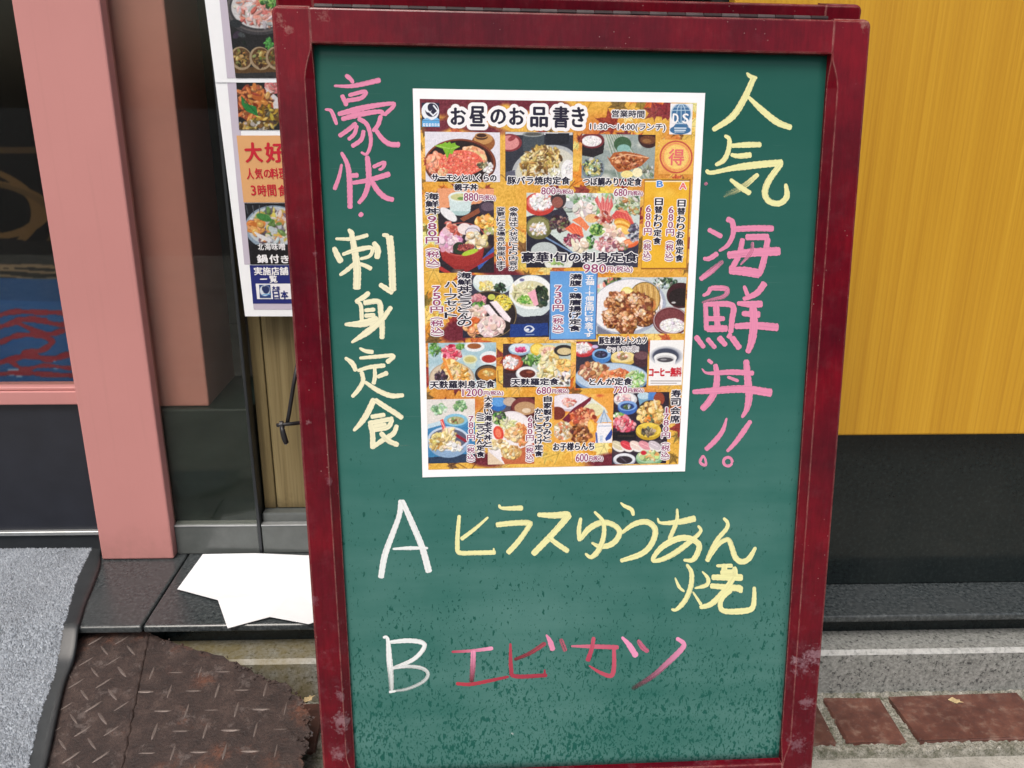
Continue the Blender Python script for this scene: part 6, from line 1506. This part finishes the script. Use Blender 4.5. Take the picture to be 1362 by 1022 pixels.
vcol('自家製すりみと', 728.6, 526.5, 727.6, 588, 10); vcol('かにころっけ定食', 717, 543, 716.4, 607.5, 10.5); vcol('680円（税込）', 705.2, 553.5, 704.4, 620, 10, 'price_ink', 'price', 1.3, .22)
vcol('寿司会席', 899.4, 518, 897.4, 563, 12.5); vcol('1780円（税込）', 886.6, 541.5, 884.2, 617, 11, 'price_ink', 'price', 1.3, .22)

# ------------------------------------------------------------------ the party poster on the wooden wall
YP = Y_GLASS - 0.008
S2 = Surf([(272, -6), (480, -12), (508, 416), (326, 421)], (0, YP, 0), (0, -1, 0))
# keep the sheet a true upright rectangle: left and bottom edges measured, right edge hidden behind the sign
party = thing('party_poster', 'white bordered party menu poster with hotpot photos, half hidden behind the sign', 'poster', tuple(float(v) for v in S2.hit(326, 421)))
def border(px_l, y0, y1, d, name, m='paper', px_r=(470, 505), join=True):
    pts = [S2.hit(px_l[0], y0, d), S2.hit(px_r[0], y0, d), S2.hit(px_r[1], y1, d), S2.hit(px_l[1], y1, d)]
    back_ = [q + np.array([0, 0.0006, 0]) for q in pts]
    return obj(name, list(pts) + back_, [(3, 2, 1, 0), (4, 5, 6, 7), (0, 1, 5, 4), (1, 2, 6, 5), (2, 3, 7, 6), (3, 0, 4, 7)], MAT[m], party)
MAT['lavender'] = m_plain('lavender_print', L(206, 198, 214, .8), 0.5, 0.3, var=0.02)
MAT['navy'] = m_plain('navy_print', L(34, 44, 118, .85), 0.5, 0.3, var=0.03)
MAT['orange_print'] = m_plain('orange_print', L(226, 172, 116, .85), 0.5, 0.3, var=0.03)
border((285.8, 326), 106, 421, 0.0, 'lower_sheet'); border((254, 286.5), -140, 110, 0.0010, 'upper_sheet', px_r=(455, 470))
def flat(name, quad, m, d):
    pts = [S2.hit(x, y, d) for x, y in quad]; return obj(name, pts, [(3, 2, 1, 0)], MAT[m], party)
flat('border_print', [(288, -40), (299, -40), (313, 104), (302, 104)], 'lavender', 0.0014)
flat('border_print', [(302, 108), (314, 108), (336, 352), (325, 352)], 'lavender', 0.0004); flat('border_print', [(336.5, 404), (480, 404), (480, 412), (337.5, 412)], 'lavender', 0.0004)
flat('blue_band', [(332, 353), (480, 353), (484, 404), (336.5, 404)], 'navy', 0.0008)
flat('orange_panel', [(314.5, 180.5), (470, 180.5), (478, 269.5), (324, 269.5)], 'orange_print', 0.0008)
Q4 = (270, 0, 4.647); Q5 = (290, 160, 3.785)
def pic2(quad, zoom, fill):
    s_ = Surf(quad, (0, YP, 0), (0, -1, 0)); return Pic(s_, (0.0, 0.0, 1.0, 1.0), zoom, 0.7, fill, st=True)
p = pic2([(296, -50), (450, -50), (460, 104), (313.5, 104)], Q4, (26, 28, 30))
p.blot(10, (30, 90), [(50, 56, 60), (14, 16, 18)], .6).ell(350, 60, 215, 158, (60, 60, 64)).ell(352, 50, 206, 150, (96, 92, 92), ring=.93).ell(355, 45, 180, 132, (214, 214, 216)).scat(340, 70, 150, 90, 70, (14, 40), [(232, 176, 166), (216, 120, 106), (240, 226, 222), (226, 150, 136), (196, 196, 200)], 10, (.2, .5)).scat(420, 10, 70, 40, 30, (10, 30), GR).line([(455, -40), (440, 40)], 8, (110, 170, 90))
p.scat(200, 310, 60, 180, 10, (20, 50), [(46, 56, 56), (30, 34, 36)]).scat(405, 270, 24, 36, 20, (8, 16), [(60, 130, 60), (90, 170, 80)]).poly([(170, 420), (700, 400), (700, 470), (180, 480)], (92, 66, 34)).poly([(180, 455), (700, 440), (700, 480), (185, 485)], (46, 46, 48))
for cx_ in (235, 355, 455, 560): p.ell(cx_, 362, 66, 74, (170, 150, 120), -30).ell(cx_ + 4, 358, 56, 62, (96, 66, 36), -30).scat(cx_, 360, 44, 50, 26, (8, 24), [(150, 116, 56), (196, 166, 100), (70, 50, 30), (120, 130, 70)], asp=(.2, .6))
p.done('food_photo', party, 0.0018, .72)
p = pic2([(314, 108), (460, 108), (470, 173), (318, 173)], Q4, (24, 26, 30))
p.ell(370, 470, 20, 30, (226, 222, 222), -40).ell(440, 530, 60, 50, (214, 120, 124)).scat(440, 520, 56, 44, 18, (14, 34), [(226, 140, 140), (240, 196, 190), (190, 84, 90)]).poly([(380, 540), (470, 610), (520, 700), (430, 690)], (226, 222, 226))
p.scat(310, 640, 120, 110, 90, (18, 46), [(186, 92, 44), (216, 134, 70), (140, 62, 34), (230, 170, 110), (110, 60, 36)], 20, (.25, .6)).scat(400, 720, 90, 60, 50, (14, 34), [(176, 140, 40), (110, 80, 30), (206, 176, 70), (70, 56, 40)], asp=(.2, .5)).poly([(235, 590), (262, 640), (330, 660), (340, 720), (270, 690), (240, 650)], (36, 130, 62)).line([(240, 600), (330, 705)], 6, (20, 96, 46)).scat(320, 780, 120, 24, 40, (8, 26), [(200, 170, 90), (110, 86, 40), (150, 120, 60), (196, 190, 180)])
p.done('food_photo', party, 0.0008, .72)
p = pic2([(325, 270.5), (470, 270.5), (478, 352), (333, 352)], Q5, (26, 28, 36))
p.ell(280, 540, 145, 110, (150, 170, 190)).ell(282, 535, 134, 98, (206, 216, 222)).scat(280, 530, 120, 84, 80, (10, 34), [(226, 160, 96), (236, 226, 214), (110, 150, 80), (214, 190, 90), (130, 110, 130), (196, 206, 214), (90, 84, 104)], asp=(.25, .7)).scat(190, 535, 44, 40, 16, (14, 28), [(232, 170, 96), (226, 140, 70)]).poly([(180, 560), (270, 600), (260, 616), (200, 590)], (236, 236, 240)).ell(230, 490, 40, 18, (70, 140, 70), 20)
for k_ in range(5): p.line([(150 + k_ * 30, 470), (140 + k_ * 34, 430)], 5, (90, 96, 104))
p.rect(120, 625, 800, 740, (22, 20, 26)); p.done('food_photo', party, 0.0008, .72)
def l2(name, items, ink, outline='white_ink', ow=.8, bold=.5): return lettering(name, S2, party, items, ink, outline, 0.0013, ow, bold)
l2('heading', [('大', 326, 190, 348, 216), ('好', 353, 190, 377, 216)], 'red_ink', None, 0, 1.0)
l2('lettering', [('人', 328, 224, 337, 238.5), ('気', 339, 224, 349, 238), ('の', 351, 226, 360, 236.5), ('料', 357 + 3, 224, 370, 238), ('理', 371, 224, 381, 238)], 'red_ink', None, 0, .35)
l2('lettering', [('3', 334, 247, 340, 260), ('時', 343, 246, 354, 261), ('間', 356, 246, 367, 261), ('食', 370, 246, 381, 261)], 'red_ink', None, 0, .35)
l2('lettering', [('北', 343, 324, 350.5, 333), ('海', 352, 324, 360, 333), ('味', 361.5, 324, 369.5, 333), ('噌', 371, 324, 379, 333)], 'white_ink', None, 0, .2)
l2('lettering', [('鍋', 342, 339, 355.5, 350), ('付', 358.5, 339, 371, 350), ('き', 374, 340, 384, 350)], 'white_ink', None, 0, .5)
l2('lettering', [('実', 338, 355.5, 348.5, 366), ('施', 349.5, 355.5, 360, 366), ('店', 361, 355.5, 371, 366), ('舗', 372, 355.5, 383, 366)], 'white_ink', None, 0, .35)
l2('lettering', [('一', 346, 367, 355, 376), ('覧', 358.5, 366.5, 368.5, 376)], 'white_ink', None, 0, .35)
flat('name_plate', [(340, 377.5), (480, 377.5), (482, 398), (342, 398)], 'white_ink', 0.0011)
p = pic2([(344.5, 379), (359.5, 379), (360.5, 396.5), (345.5, 396.5)], Q5, (40, 70, 130))
p.ell(236, 858, 26, 28, (226, 236, 246)).ell(242, 854, 17, 20, (34, 50, 100)).line([(225, 880), (262, 876)], 6, (120, 180, 230)).ell(228, 848, 8, 12, (34, 50, 100)); p.done('emblem', party, 0.0016, .8, 3, 'small blue and white wave emblem')
lettering('lettering', S2, party, [('大', 362, 381, 366.5, 386), ('庄', 367.5, 381, 372, 386), ('日', 363, 387, 371.5, 397.5), ('本', 373.5, 387, 383, 397.5)], 'navy', None, 0.0016, 0, .45)
